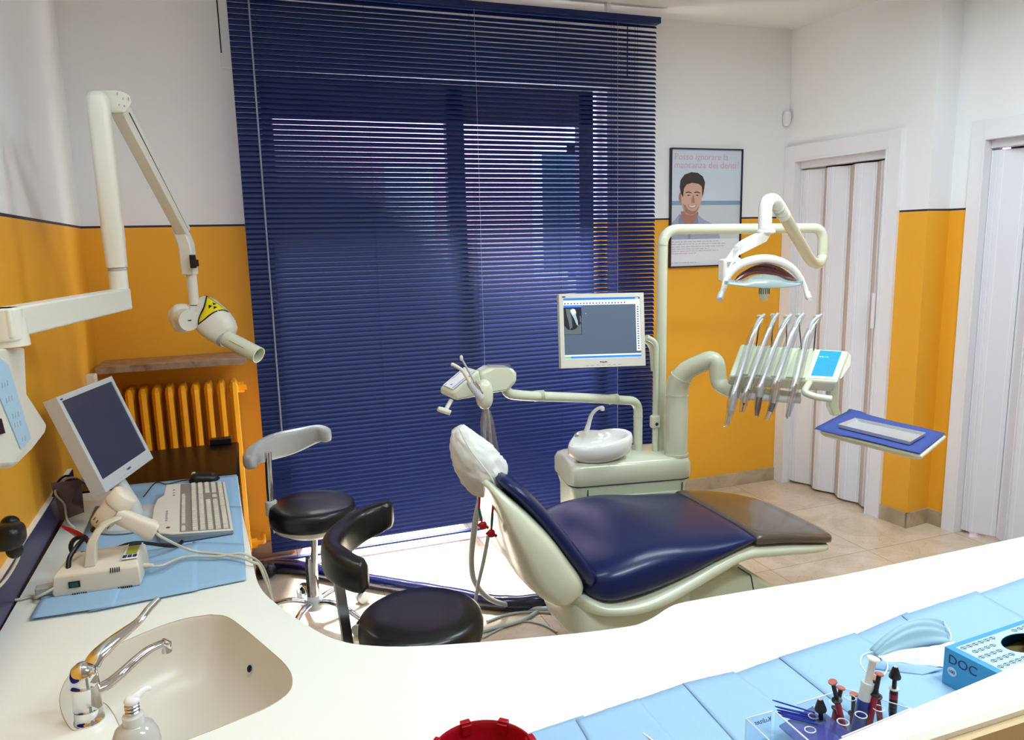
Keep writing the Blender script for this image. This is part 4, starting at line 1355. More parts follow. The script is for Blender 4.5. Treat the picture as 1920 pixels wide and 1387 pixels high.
# main column with elbow to the instrument arm
yc = 2.62
ca = at(1268, 850, y=yc); ca.z = .702
cb = V((ca.x, ca.y, at(1268, 720, y=yc).z))
obj('column_ring', G().cyl((ca.x, ca.y, .700), (ca.x, ca.y, .710), .050, n=36), 'cream', t)
pth = rnd([V((ca.x, ca.y, .702)), V((ca.x, ca.y, at(1262, 702, y=yc).z)), at(1343, 668, y=2.50), at(1348, 722, y=2.48), at(1375, 733, y=2.42)], [.075, .045, .04], 8)
obj('column', G().tube(pth[:6], .046, n=30), 'cream', t, smooth=70)
el = pth[1:]
n_ = len(el)
obj('instrument_arm', G().tube(el, [.046 - .0135 * min(1, i / (n_ * .5)) for i in range(n_)], n=28), 'cream', t, smooth=70)
obj('column_joint', G().lathe([(.0468, 0), (.0471, .003), (.0468, .006)], (ca.x, ca.y, at(1262, 742, y=yc).z), Z, n=32), 'creamp', t)
pe = el[-1]; pd = V((1, -.12, 0)).normalized()
g = G()
for k in range(9): g.lathe([(.028, 0), (.031, .002), (.031, .004), (.028, .006)], pe + pd * (.0065 * k - .01), pd, n=24)
g.cyl(pe - pd * .012, pe + pd * .055, .0275)
obj('bellows', g, 'creamp', t)
xe = pe + pd * .05
obj('arm_tail', G().tube([xe, at(1500, 745, y=2.30)], .020, n=18), 'cream', t)
# tall lamp pole
yp = 2.72
tb = at(1238, 842, y=yp); tb.z = .702
tz = at(1245, 430, y=yp).z
xr = at(1543, 430, y=yp); tz2 = xr.z
pl = rnd([tb, V((tb.x, yp, tz)), V((xr.x, yp, (tz + tz2) / 2)), V((xr.x + .003, yp, at(1543, 478, y=yp).z))], [.075, .07], 10)
obj('lamp_pole', G().tube(pl, .0215, n=26), 'cream', t, smooth=70)
for zz in (V((tb.x, yp, at(1245, 460, y=yp).z)),): obj('pole_joint', G().lathe([(.0225, 0), (.0228, .003), (.0225, .008)], zz, Z, n=28), 'creamp', t)
obj('thin_conduit', G().tube(rnd([V((tb.x - .038, yp - .02, .70)), V((tb.x - .038, yp - .02, at(1228, 640, y=yp).z)), at(1212, 632, y=2.70)], .05), .012, n=14), 'cream', t)
p = at(1228, 790, y=2.695)
g = G().box(p, (.040, .03, .055)); cl_ = obj('pole_clamp', g, 'cream', t, bevel=.008)
obj('clamp_screw', G().cyl(p + V((0, -.015, -.008)), p + V((0, -.018, -.008)), .007), 'navyd', cl_)
# assistant arm
ya = 2.75
s0 = at(1196, 835, y=ya); s0.z = .702
az = at(1195, 752, y=ya).z
pth = rnd([s0, V((s0.x, ya, az)), at(1100, 746, y=2.67), at(985, 742, y=2.55), at(948, 738, y=2.52), V((at(944, 700, y=2.52)))], [.05, .02, .03, .035], 8)
obj('assistant_arm', G().tube(pth, .0195, n=22), 'cream', t, smooth=70)
for (a, b) in ((1010, 742), (1150, 748)):
    g = G(); p = at(a, b, y=2.71 if a > 1100 else 2.575)
    for k in range(6): g.lathe([(.0195, 0), (.0212, .002), (.0212, .004), (.0195, .006)], p + X * (.007 * k - .02), X, n=22)
    obj('arm_bellows', g, 'creamp', t)
obj('assistant_post_joint', G().lathe([(.0198, 0), (.0205, .002), (.0198, .005)], V((s0.x, ya, at(1195, 782, y=ya).z)), Z, n=24), 'creamp', t)
# cuspidor bowl
bc = at(1122, 826, y=2.60)
bc = at(1117, 830, y=2.70); bc = V((bc.x, 2.69, .765))
def bowl_ring(k, z, hw=.108):
    out = []
    for i in range(48):
        a = 2 * pi * i / 48
        r = 1 + .16 * cos(a - .7) ** 3 * 0
        x, y = cos(a), sin(a)
        rx = .138 * (1 + .06 * x); ry = .096 * (1 + .22 * x)
        out.append(V((bc.x + .006 + rx * x * k, bc.y + ry * y * k, bc.z + z + (.018 * x * (1 if z > -.02 else .3)))))
    return out
g = G().loft([bowl_ring(.50, -.062), bowl_ring(.72, -.056), bowl_ring(.93, -.036), bowl_ring(1.02, -.010), bowl_ring(1.02, .010), bowl_ring(.99, .024), bowl_ring(.93, .028), bowl_ring(.86, .020), bowl_ring(.79, .000), bowl_ring(.70, -.018), bowl_ring(.5, -.028), bowl_ring(.28, -.031), bowl_ring(.05, -.032)], cap=True)
for v in g.v:
    k = max(0, (v.y - bc.y) / .1) * max(0, 1 - abs(v.x - bc.x + .045) / .10)
    v.z += .030 * k
    v.x -= .01 * k
bo = obj('cuspidor_bowl', g, 'white', t, smooth=70)
obj('bowl_foot', G().loft([bowl_ring(.46, -.064), bowl_ring(.44, -.045)]), 'white', bo)
sp0 = at(1103, 797, y=2.72); 
obj('bowl_spout', G().tube(spline([sp0 + V((-.005, .01, -.03)), sp0, at(1109, 778, y=2.71), at(1119, 767, y=2.70), at(1129, 764, y=2.69), at(1130, 769, y=2.69)], 6), [.013, .012, .0115, .011, .011, .0105, .010, .010, .0095, .009, .009, .0085, .008, .008, .0075, .0075, .007, .007, .007, .007, .007, .0075, .0075, .008, .008, .0085, .0085, .0085, .0085, .0085, .0085][:31], n=16), 'white', bo, smooth=70)
kp_ = at(1081, 816, y=2.655)
obj('bowl_button', G().lathe([(.009, 0), (.009, .004), (.004, .006), (.0035, .008)], kp_, V((-.35, -.8, .45))), 'chrome', bo)
g = G().sell(at(1112, 868, y=2.67), .05, .03, .014)
obj('film_wrap', g, 'film', t)

# ------------------------------------------------------------------ unit monitor
def draw_on(t, P, i_, right, up):
    n = right.cross(up)
    (x0, z0), (x1, _), (_, z1) = i_[0], i_[1], i_[2]
    w, h = x1 - x0, z1 - z0
    F = lambda u0, u1, v0, v1, d: rect(P, x0 + w * u0, x0 + w * u1, z0 + h * v0, z0 + h * v1, d, n)
    s = obj('screen', G().prism([P(a, b, -.0042) for a, b in i_], n * .001), 'scr_grey', t)
    D = -.0030
    obj('title_bar', F(0, 1, .965, 1, D, ), 'scr_blue', s)
    obj('toolbar', F(0, 1, .885, .965, D), 'scr_white', s)
    obj('side_toolbar', F(.945, 1, .10, .885, D), 'scr_white', s)
    obj('status_bar', F(0, 1, .035, .06, D), 'scr_white', s)
    obj('task_bar', F(0, 1, 0, .035, D), 'scr_blue', s)
    obj('start_button', F(0, .08, 0, .035, D + .0004), 'scr_green', s)
    g = G()
    for k in range(20):
        a = .012 + k * .041
        q = F(a, a + .018, .90, .925, D + .0004); g.add(q.v, q.f)
    obj('toolbar_icons', g, 'scr_grey', s)
    g = G()
    for k in range(18):
        q = F(.958, .984, .13 + k * .041, .15 + k * .041, D + .0004); g.add(q.v, q.f)
    obj('side_icons', g, 'scr_grey', s)
    g = G()
    for k in range(2):
        q = F(.945 + k * .02, .958 + k * .02, .972, .992, D + .0004); g.add(q.v, q.f)
    obj('window_buttons', g, 'scr_white', s)
    obj('close_button', F(.984, .997, .972, .992, D + .0004), 'red', s)
    xw = obj('xray_window', F(.0, .235, .395, .875, D), 'scr_dark', s)
    obj('xray_title', F(.0, .235, .85, .875, D + .0004), 'scr_blue', s)
    PT = lambda u, v, d: P(x0 + w * u, z0 + h * v, d)
    def poly(nm, pts, d, m): obj(nm, G().prism([PT(a, b, d) for a, b in pts], n * .0003), m, s)
    poly('bone', [(.005, .40), (.225, .40), (.225, .58), (.19, .55), (.16, .50), (.11, .47), (.05, .48), (.005, .55)], D + .0004, 'scr_root')
    poly('tooth', [(.03, .83), (.06, .82), (.10, .83), (.105, .80), (.09, .75), (.105, .66), (.11, .52), (.075, .48), (.065, .60), (.04, .72)], D + .0005, 'scr_root')
    poly('tooth', [(.085, .80), (.115, .83), (.15, .82), (.165, .77), (.16, .72), (.18, .62), (.185, .54), (.165, .56), (.135, .66), (.10, .74)], D + .0007, 'scr_tooth')
    poly('tooth', [(.09, .79), (.12, .82), (.15, .80), (.155, .76), (.125, .72)], D + .0009, 'scr_tooth2')
    poly('tooth', [(.205, .70), (.218, .71), (.228, .66), (.228, .58), (.21, .62)], D + .0007, 'scr_root')
    obj('xray_border', F(.235, .239, .395, .875, D + .0002), 'scr_line', s)
    text('program_name', 'Dental Imaging', .0045, P(x0 + .004, z1 - .0062, D + .0006), right, up, 'scr_white', s, ext=.0001) if False else None
    obj('cursor', F(.285, .292, .735, .745, D + .0004), 'scr_white', s)
c_ = V((1.318, 2.642, 1.246))
mt2, P, R = monitor('computer_monitor', 'ivory monitor with an x-ray picture on screen mounted on the dental unit', c_, (.977, -.212, -.012), (-.207, -.966, .155), .345, .293, .04, 'ivory', draw_on)
obj('mount', G().tube(rnd([c_ + V((.03, .065, -.01)), c_ + V((.12, .10, -.01)), V((tb.x - .045, yp + .0, 1.17)), V((tb.x - .04, yp - .01, 1.05))], .04), .014, n=16), 'cream', mt2)

# ------------------------------------------------------------------ assistant console
t = thing('assistant_console', 'cream suction console wrapped in film on the arm left of the monitor', 'dental device', at(900, 745, y=2.5))
yq = 2.47
def A(px, py, d=0): return at(px, py, y=yq + d)
back_y = .085
g = G()
# right block
g.prism([A(918, 690), A(962, 690), A(970, 700), A(970, 716), A(955, 733), A(930, 737), A(905, 741), A(900, 700)], Y * .08)
obj('housing', g, 'cream', t, bevel=.012)
g = G()
q = [A(848, 737), A(898, 694), A(905, 742), A(856, 751)]
top = [at(823, 727, y=yq + .05), at(875, 684, y=yq + .07)]
g.add([A(848, 737), A(899, 693), A(908, 741), A(856, 752), at(824, 725, y=yq + .06), at(873, 685, y=yq + .075), at(890, 735, y=yq + .08), at(824, 738, y=yq + .065)],
      [(0, 3, 2, 1), (4, 5, 6, 7), (0, 1, 5, 4), (1, 2, 6, 5), (2, 3, 7, 6), (3, 0, 4, 7)])
kb_ = obj('keypad_head', g, 'cream', t, bevel=.009)
a_, b_, c2_, d2_ = A(848, 735), A(896, 694), at(873, 685.5, y=yq + .07), at(826, 725, y=yq + .056)
cen = (a_ + b_ + c2_ + d2_) / 4
nn = (b_ - a_).cross(d2_ - a_).normalized()
if nn.z < 0: nn = -nn
ins = [cen + (p - cen) * .84 + nn * .0025 for p in (a_, b_, c2_, d2_)]
kp2 = obj('keypad', G().prism(ins, nn * .0012), 'white', t)
g = G()
L2 = lambda u, v: (ins[0] * (1 - u) + ins[1] * u) * (1 - v) + (ins[3] * (1 - u) + ins[2] * u) * v + nn * .0013
for v in (.08, .82):
    g.prism([L2(.02, v), L2(.95, v), L2(.95, v + .06), L2(.02, v + .06)], nn * .0006)
for u in (.12, .3, .48, .66): g.prism([L2(u, .4), L2(u + .09, .4), L2(u + .09, .56), L2(u, .56)], nn * .0006)
obj('keypad_marks', g, 'scr_line', kp2)
obj('film', G().prism([A(916, 688), A(958, 688), at(955, 684, y=yq + .05), at(912, 684, y=yq + .05)], Z * .004), 'film', t)
g = G().sell(at(908, 739, y=yq - .045), .030, .03, .053, 2.6, 2.4)
obj('instrument_holder', g, 'cream', t, smooth=70)
hd0, hd1 = at(846, 750, y=yq + .02), at(836, 768, y=yq)
obj('handle_stem', G().tube([hd0, hd1], .009, n=12, flat=.7), 'ivory', t)
obj('handle_bar', G().tube([at(821, 766, y=yq), at(828, 768, y=yq), at(845, 774, y=yq - .01)], [.008, .010, .009], n=14), 'ivory', t)
yh = yq - .075
t2 = thing('suction_tube', 'beige suction tube standing in the assistant console holder', 'suction tube', at(904, 745, y=yh), 'suction tubes in the assistant console')
obj('tube', G().tube(spline([at(846, 683, y=yh), at(851, 684, y=yh), at(866, 694, y=yh), at(878, 712, y=yh), at(884, 722, y=yh)], 5), .0058, n=14), 'beige', t2)
obj('handpiece', G().tube([at(879, 716, y=yh), at(882, 722, y=yh), at(896, 740, y=yh), at(902, 747, y=yh)], [.009, .0105, .0125, .0125], n=18), 'hose', t2)
t2 = thing('suction_tube', 'thin grey saliva ejector beside the beige suction tube', 'suction tube', at(906, 735, y=yh), 'suction tubes in the assistant console')
obj('tube', G().tube([at(864, 669, y=yh + .03), at(868, 677, y=yh + .03), at(891, 718, y=yh + .02)], [.0038, .0035, .004], n=12), 'hose', t2)
obj('tip', G().sell(at(865, 671, y=yh + .03), .006, .006, .010), 'clearp', t2)
obj('handpiece', G().tube([at(890, 716, y=yh + .02), at(894, 722, y=yh + .02), at(905, 738, y=yh + .01)], [.007, .009, .0095], n=16), 'chrome', t2)
# hoses inside plastic sleeve, then down
ys = 2.48
g = G()
for dx in (-6, 4):
    g.tube(spline([at(912 + dx * .2, 762, y=ys - .05), at(914 + dx, 800, y=ys), at(918 + dx, 850, y=ys + .02), at(922 + dx, 880, y=ys + .02)], 5), .0055, n=10)
t = thing('suction_hose', 'grey suction hoses in a clear sleeve hanging under the assistant console', 'hose', at(905, 1125, y=2.7))
obj('sleeved_hoses', g, 'hose', t)
g = G(); rings = []
for (a, b, w_) in ((911, 764, .012), (913, 790, .026), (916, 825, .032), (921, 860, .036), (924, 885, .034)):
    rings.append([at(a, b, y=ys - .01) + X * cos(k) * w_ + Y * sin(k) * .018 * (1 + .3 * cos(3 * k)) for k in [2 * pi * j / 20 for j in range(20)]])
obj('clear_sleeve', G().loft(rings, cap=False), 'film', t, smooth=60)
H1_ = spline([at(904, 925, y=2.45), at(895, 958, y=2.46), at(887, 1010, y=2.50), at(884, 1055, y=2.58), at(891, 1092, y=2.66), at(918, 1122, y=2.76), at(960, 1136, z=.016), at(1010, 1141, z=.016), at(1080, 1139, z=.016)], 8)
obj('thick_hose', G().tube(H1_, .0115, n=14), 'hose', t, smooth=70)
H2_ = spline([at(922, 940, y=2.45), at(916, 1000, y=2.47), at(907, 1050, y=2.50), at(896, 1098, y=2.52), at(888, 1150, y=2.55)], 8)
H2_.append(V((H2_[-1].x, H2_[-1].y + .02, .02)))
obj('thin_hose', G().tube(H2_, .007, n=12), 'hose', t, smooth=70)
for pts, r_, lb in (([(913, 1165), (950, 1152), (990, 1147), (1040, 1148), (1085, 1150)], .006, 'upper grey cable on the floor left of the chair base'),
                    ([(905, 1183), (950, 1172), (985, 1160), (1015, 1140), (1042, 1117), (1060, 1095)], .008, 'middle grey cable curving up to the chair back'),
                    ([(905, 1196), (935, 1180), (975, 1165), (1015, 1170), (1045, 1185)], .004, 'thin grey cable on the floor beside the black stool')):
    obj('floor_cable', G().tube(spline([at(a, b, z=r_ + .001) for a, b in pts], 8), r_, n=10), 'hose', label=lb, cat='cable', group='grey cables on the floor by the chair', smooth=70)
# wrapped navy hose on the floor
mp_ = [(482, 1066), (520, 1062), (570, 1066), (620, 1078), (680, 1088), (740, 1098), (800, 1108), (860, 1118), (910, 1128), (960, 1132), (1010, 1128), (1070, 1118)]
pp = spline([at(a, b, z=.03) for a, b in mp_], 6)
for p in pp: p.z = .034
g = G()
rr_ = [.033 * (1 + .10 * pnoise(V((i * .35, 0, 3)))) for i in range(len(pp))]
g.tube(pp, rr_, n=16)
obj('wrapped_hose', g, 'navywrap', label='thick navy plastic-wrapped hose lying along the floor under the blind', cat='hose', smooth=70)

# ------------------------------------------------------------------ instrument console
t = thing('instrument_console', 'cream instrument console with blue touch panel right of the lamp pole', 'dental device', at(1470, 745, y=2.3))
BL, BR, TR, TL = at(1368, 703, y=2.30), at(1571, 716, y=2.15), at(1593, 657, y=2.27), at(1389, 644, y=2.42)
nrm = (BR - BL).cross(TL - BL).normalized()
if nrm.z < 0: nrm = -nrm
ce = (BL + BR + TR + TL) / 4
g = G().loft([[ce + (p - ce) * .93 - nrm * .058 for p in (BL, BR, TR, TL)], [p - nrm * .045 for p in (BL, BR, TR, TL)], [p for p in (BL, BR, TR, TL)]])
g.f.reverse
cons = obj('body', g, 'cream', t, bevel=.014)
S_ = lambda u, v, d=0.0: (BL * (1 - u) + BR * u) * (1 - v) + (TL * (1 - u) + TR * u) * v + nrm * d
obj('touch_panel_frame', G().prism([S_(.715, .06), S_(.965, .06), S_(.965, .95), S_(.715, .95)], nrm * .0022), 'white', t, bevel=.001)
tpn = obj('touch_panel', G().prism([S_(.735, .13, .0022), S_(.935, .13, .0022), S_(.935, .93, .0022), S_(.735, .93, .0022)], nrm * .0008), 'consolepad', t)
rgt = (BR - BL).normalized(); upv_ = nrm.cross(rgt).normalized()
text('panel_digits', '0 0 1 0', .012, S_(.755, .70, .0033), rgt, upv_, 'scr_white', tpn, ext=.0002)
g = G()
for i_k in range(3):
    for j_k in range(4):
        u, v = .85 + .028 * i_k, .22 + .13 * j_k
        g.prism([S_(u, v, .0031), S_(u + .014, v, .0031), S_(u + .014, v + .06, .0031), S_(u, v + .06, .0031)], nrm * .0003)
obj('panel_keys', g, 'scr_blue', tpn)
g = G()
for u in (.13, .27, .41, .55, .66): g.prism([S_(u - .035, .02), S_(u + .035, .02), S_(u + .028, .96), S_(u - .028, .96)], nrm * .006)
obj('holder_ribs', g, 'creamp', t, bevel=.003)
g = G().prism([at(1588, 660, y=2.29), at(1597, 664, y=2.30), at(1596, 688, y=2.25), at(1578, 712, y=2.19)], Y * .05)
obj('end_cap', g, 'ivory', t, bevel=.006)
obj('under_bar', G().tube([at(1388, 742, y=2.34), at(1500, 750, y=2.26)], .014, n=14), 'clearp', t)
g = G().tube(rnd([at(1518, 716, y=2.2), at(1506, 736, y=2.17), at(1530, 744, y=2.14), at(1559, 748, y=2.11)], .02), .0125, n=16)
obj('handle', g, 'cream', t, smooth=70)
tray_z = .925
arm_b = at(1566, 790, y=2.24)
g = G().loft([[p + X * sx * w_ + Y * sy * .012 for sx, sy in ((-1, -1), (1, -1), (1, 1), (-1, 1))] for p, w_ in ((at(1560, 716, y=2.24), .022), (at(1560, 760, y=2.24), .021), (V((at(1566, 790, y=2.24).x, 2.24, tray_z - .02)), .018))])
obj('tray_post', g, 'creamp', t, bevel=.004)
# tray table
tq = [at(1527, 803, z=tray_z), at(1592, 770, z=tray_z), at(1772, 813, z=tray_z), at(1725, 851, z=tray_z)]
tcn = sum(tq, V()) / 4
g = G().loft([[tcn + (p - tcn) * .90 + Z * -.024 for p in tq], [tcn + (p - tcn) * .97 + Z * -.014 for p in tq], [tcn + (p - tcn) * .97 + Z * -.002 for p in tq]])
e_ = (tq[2] - tq[1]).normalized()
g = G().loft([[tcn + (p - tcn) * .88 + e_ * .012 + Z * -.026 for p in tq], [tcn + (p - tcn) * .965 + e_ * .014 + Z * -.016 for p in tq], [tcn + (p - tcn) * .965 + e_ * .014 + Z * -.003 for p in tq]])
obj('tray_table', g, 'cream', t, bevel=.006)
# dark blue paper
g = G(); N_ = 14
P_ = []
for i in range(N_ + 1):
    for j in range(N_ + 1):
        u, v = i / N_, j / N_
        p = (tq[0] * (1 - u) + tq[3] * u) * (1 - v) + (tq[1] * (1 - u) + tq[2] * u) * v
        p = p + Z * (.0008 + .002 * (pnoise(V((u * 3, v * 3, 5))) + .5) * (1 if (u < .12 or u > .88 or v < .12 or v > .88) else .1))
        if v < .06 and u < .3: p.z -= .004
        if v > .95 and u < .2: p.z += .006
        P_.append(p)
g.add(P_, [(a * (N_ + 1) + b, a * (N_ + 1) + b + 1, (a + 1) * (N_ + 1) + b + 1, (a + 1) * (N_ + 1) + b) for a in range(N_) for b in range(N_)])
obj('tray_paper', g, 'dblue', label='dark blue paper covering the tray table', cat='tray paper', solid=.0006)
ty = [at(1571, 797, z=tray_z + .012), at(1603, 785, z=tray_z + .012), at(1736, 813, z=tray_z + .012), at(1707, 830, z=tray_z + .012)]
mc_ = sum(ty, V()) / 4
f = lambda k, dz: [V((*(mc_ + (p - mc_) * k).xy, tray_z + dz)) for p in ty]
g = G().loft([f(.96, .0026), f(.985, .004), f(1.0, .016), f(.975, .0162), f(.93, .0055), f(.90, .0045)], cap=True)
obj('metal_tray', g, 'alu', label='shallow rectangular metal tray on the dark blue paper', cat='metal tray', bevel=.001, smooth=30)

# handpieces: whip arm, hose, film sleeve and instrument
specs = [((1425, 592), (1424, 596), (1378, 735), (1371, 768), (1362, 797), 'syringe', 'leftmost handpiece with a bent spray tip on the instrument console'),
         ((1450, 590), (1452, 595), (1402, 730), (1395, 755), (1391, 772), 'slim', 'second handpiece from the left, slim with a bare needle tip'),
         ((1475, 592), (1475, 596), (1428, 720), (1424, 742), (1419, 779), 'dark', 'middle handpiece with a dark barrel on the instrument console'),
         ((1498, 590), (1499, 594), (1457, 715), (1450, 755), (1438, 785), 'scaler', 'fourth handpiece in shiny film with a black and silver tip'),
         ((1531, 592), (1527, 596), (1492, 720), (1485, 745), (1477, 779), 'steel', 'rightmost thin steel handpiece beside the blue touch panel')]
for i, (tp_, ho, mid, lo_, end, kind, lab) in enumerate(specs):
    u = (.13, .27, .41, .55, .66)[i]
    yb = 2.44 - .035 * i
    yf = 2.24 - .03 * i
    topp = at(*tp_, y=yb - .07)
    t = thing('dental_handpiece', lab, 'handpiece', at(*lo_, y=yf), 'handpieces on the instrument console')
    basep = S_(u + .02, .9)
    obj('whip_rod', G().tube([basep, topp - Z * .02], .0023, n=8), 'dark', t)
    g = G().box(topp + V((.002, .0, -.012)), (.018, .012, .032))
    ck = obj('whip_clip', g, 'cream', t, bevel=.003)
    obj('pulley', G().cyl(topp + V((0, -.009, -.004)), topp + V((0, .009, -.004)), .008), 'creamp', ck)
    hp = spline([topp + V((.004, .0, -.01)), topp + V((.002, -.02, .004)), at(ho[0] - 6, ho[1] + 12, y=yb - .11), at((ho[0] * .5 + mid[0] * .5), (ho[1] * .5 + mid[1] * .5), y=(yb * .4 + yf * .6) - .03), at(*mid, y=yf)], 6)
    obj('hose', G().tube(hp, .0058, n=12), 'hose', t, smooth=70)
    a, b, c__ = at(*mid, y=yf), at(*lo_, y=yf), at(*end, y=yf)
    if kind == 'syringe':
        obj('barrel', G().tube([a, a.lerp(b, .3), b], [.0085, .0115, .0105], n=18), 'hose', t, smooth=60)
        obj('nozzle', G().tube(spline([b, b.lerp(c__, .45) + V((0, 0, -.004)), c__, at(1357, 800, y=yf)], 4), [.010] * 3 + [.006] * 4 + [.0028] * 6, n=12), 'steel', t)
    elif kind == 'dark':
        obj('barrel', G().tube([a, b, b.lerp(c__, .1)], [.008, .0105, .0085], n=18), 'hose', t, smooth=60)
        obj('motor', G().tube([b, b.lerp(c__, .1), b.lerp(c__, .6), c__], [.008, .0105, .0105, .006], n=18), 'brown', t)
    elif kind == 'scaler':
        obj('barrel', G().tube([a, b], [.0125, .0105], n=18), 'steel', t, smooth=60)
        obj('grip', G().tube([b, b.lerp(c__, .55)], [.010, .0085], n=18), 'dark', t)
        obj('tip', G().tube([b.lerp(c__, .55), c__], [.0085, .005], n=14), 'chrome', t)
    elif kind == 'slim':
        obj('barrel', G().tube([a, b], [.008, .0075], n=18), 'steel', t, smooth=60)
        obj('tip', G().tube([b, b.lerp(c__, .3), c__], [.006, .002, .0015], n=8), 'dark', t)
    else:
        obj('barrel', G().tube([a, b, c__], [.0075, .0065, .006], n=18), 'steel', t, smooth=60)
        obj('tip', G().tube([c__, c__ - Z * .01], [.0065, .004], n=12), 'chrome', t)
    # clear sleeve
    path = [hp[int(len(hp) * .25)], hp[int(len(hp) * .6)], a, b, c__ - Z * .004]
    rad = [.010, .020, .022, .018, .010]
    rings = []
    pts = spline(path, 4); rr__ = spline([V((r, 0, 0)) for r in rad], 4)
    for k, (p, r) in enumerate(zip(pts, rr__)):
        rings.append([p + X * cos(q) * r.x * (1 + .22 * pnoise(V((cos(q) * 2, sin(q) * 2, k * .6 + i * 9)))) + Y * sin(q) * r.x * .6 for q in [2 * pi * j / 18 for j in range(18)]])
    obj('film_sleeve', G().loft(rings, cap=False), 'film', t, smooth=45)

# ------------------------------------------------------------------ operating lamp
t = thing('operating_lamp', 'white dental operating lamp with a bronze reflector hanging over the tray', 'lamp', at(1432, 555, y=2.12))
yl = 2.12
s0 = V((xr.x + .003, yp, at(1543, 476, y=yp).z))
pth = rnd([s0, V((s0.x, yp - .01, at(1543, 490, y=yp).z)), at(1520, 489, y=2.50), at(1461, 388, y=2.20)], [.012, .02], 6)
elb = at(1528, 488, y=2.52)
pth = spline([V((s0.x, yp, at(1543, 466, y=yp).z)), V((s0.x, yp, at(1543, 482, y=yp).z)), at(1535, 494, y=yp - .05), at(1521, 488, y=yp - .12), at(1500, 455, y=2.46), at(1466, 396, y=2.24)], 7)
obj('lower_arm', G().tube(pth, .0225, n=24), 'cream', t, smooth=70)
pth = rnd([at(1470, 405, y=2.25), at(1452, 372, y=2.19), at(1435, 378, y=2.14), at(1434, 432, y=2.12)], [.05, .04], 8)
obj('gooseneck', G().tube(pth, .0225, n=24), 'white', t, smooth=70)
g = G()
pa, pb = at(1468, 402, y=2.25), at(1460, 388, y=2.21)
for k in range(4):
    p = pa.lerp(pb, k / 3); g.lathe([(.0225, 0), (.0243, .002), (.0243, .004), (.0225, .006)], p, (pb - pa).normalized(), n=24)
obj('arm_bellows', g, 'cream', t)
hub = at(1436, 432, y=2.12)
obj('hub_plate', G().lathe([(.026, .004), (.031, .001), (.031, -.007), (.024, -.011)], hub, Z, n=32), 'white', t, smooth=60)
# curved bracket from hub to reflector housing
g = G()
cpts = spline([at(1440, 438, y=2.13), at(1412, 452, y=2.12), at(1385, 466, y=2.12), at(1372, 478, y=2.11), at(1371, 492, y=2.10)], 5)
g.loft([[p + V((0, sy * w_, 0)) + dirn * h_ for sy, h_ in ((-1, -.5), (1, -.5), (1, .5), (-1, .5))] for p, dirn, w_ in [(p, V((.6, 0, .8)) * (.066 if k < 12 else .062), .020 - .002 * k / 20) for k, p in enumerate(cpts)]])
obj('bracket', g, 'white', t, bevel=.008, smooth=60)
obj('bracket_block', G().prism([at(1358, 486, y=2.09), at(1388, 482, y=2.09), at(1396, 492, y=2.09), at(1372, 520, y=2.09), at(1357, 528, y=2.09)], Y * .035), 'white', t, bevel=.006)
lb = at(1374, 494, y=2.089)
obj('latch', G().prism([at(1364, 491, y=2.0895), at(1383, 491, y=2.0895), at(1383, 499, y=2.0895), at(1364, 499, y=2.0895)], Y * -.0012), 'greyp', t)
# arched hoop with handles
hoop = [(1350, 556), (1356, 543), (1361, 527), (1371, 510), (1388, 496), (1410, 488), (1436, 485), (1462, 490), (1484, 502), (1499, 519), (1508, 536), (1514, 553)]
hpp = spline([at(a, b, y=2.085) for a, b in hoop], 5)
n_ = len(hpp)
rad = [.0075 + .0075 * sin(pi * min(1, max(0, (i / (n_ - 1)) * 1.0))) for i in range(n_)]
obj('hoop', G().tube(hpp, rad, n=18, flat=.75, upv=(0, 1, 0)), 'white', t, smooth=70)
for (a, b, a2, b2, nm) in ((1353, 548, 1349, 559, 0), (1512, 547, 1516, 558, 1)):
    p, q = at(a, b, y=2.08), at(a2, b2, y=2.07)
    obj('grip', G().tube([p, q, q + V((-.004 + .002 * nm, -.01, -.004))], [.0095, .0105, .008], n=14), 'lgrey' if nm == 0 else 'white', t, smooth=60)
# reflector: dished bronze segment between the hoop and the shield
outer_ = [(1375, 527), (1390, 512), (1412, 499), (1436, 494), (1460, 500), (1480, 512), (1494, 526)]
inner_ = [(1375, 527), (1392, 524), (1414, 515), (1436, 513), (1458, 516), (1477, 524), (1494, 526)]
oo = spline([at(a, b, y=2.075) for a, b in outer_], 4); ii = spline([at(a, b, y=2.055) for a, b in inner_], 4)
rings = []
for i, (o_, n__) in enumerate(zip(oo, ii)):
    m_ = o_.lerp(n__, .5)
    bulge = sin(pi * i / (len(oo) - 1)) * .028
    rings.append([o_, o_.lerp(n__, .33) + Y * bulge * .8, o_.lerp(n__, .66) + Y * bulge, n__ + Y * bulge * .6])
g = G(); P_ = [p for r in rings for p in r]
g.add(P_, [(i * 4 + j, i * 4 + j + 1, (i + 1) * 4 + j + 1, (i + 1) * 4 + j) for i in range(len(rings) - 1) for j in range(3)])
obj('reflector', g, 'bronze', t, solid=.003, smooth=60)
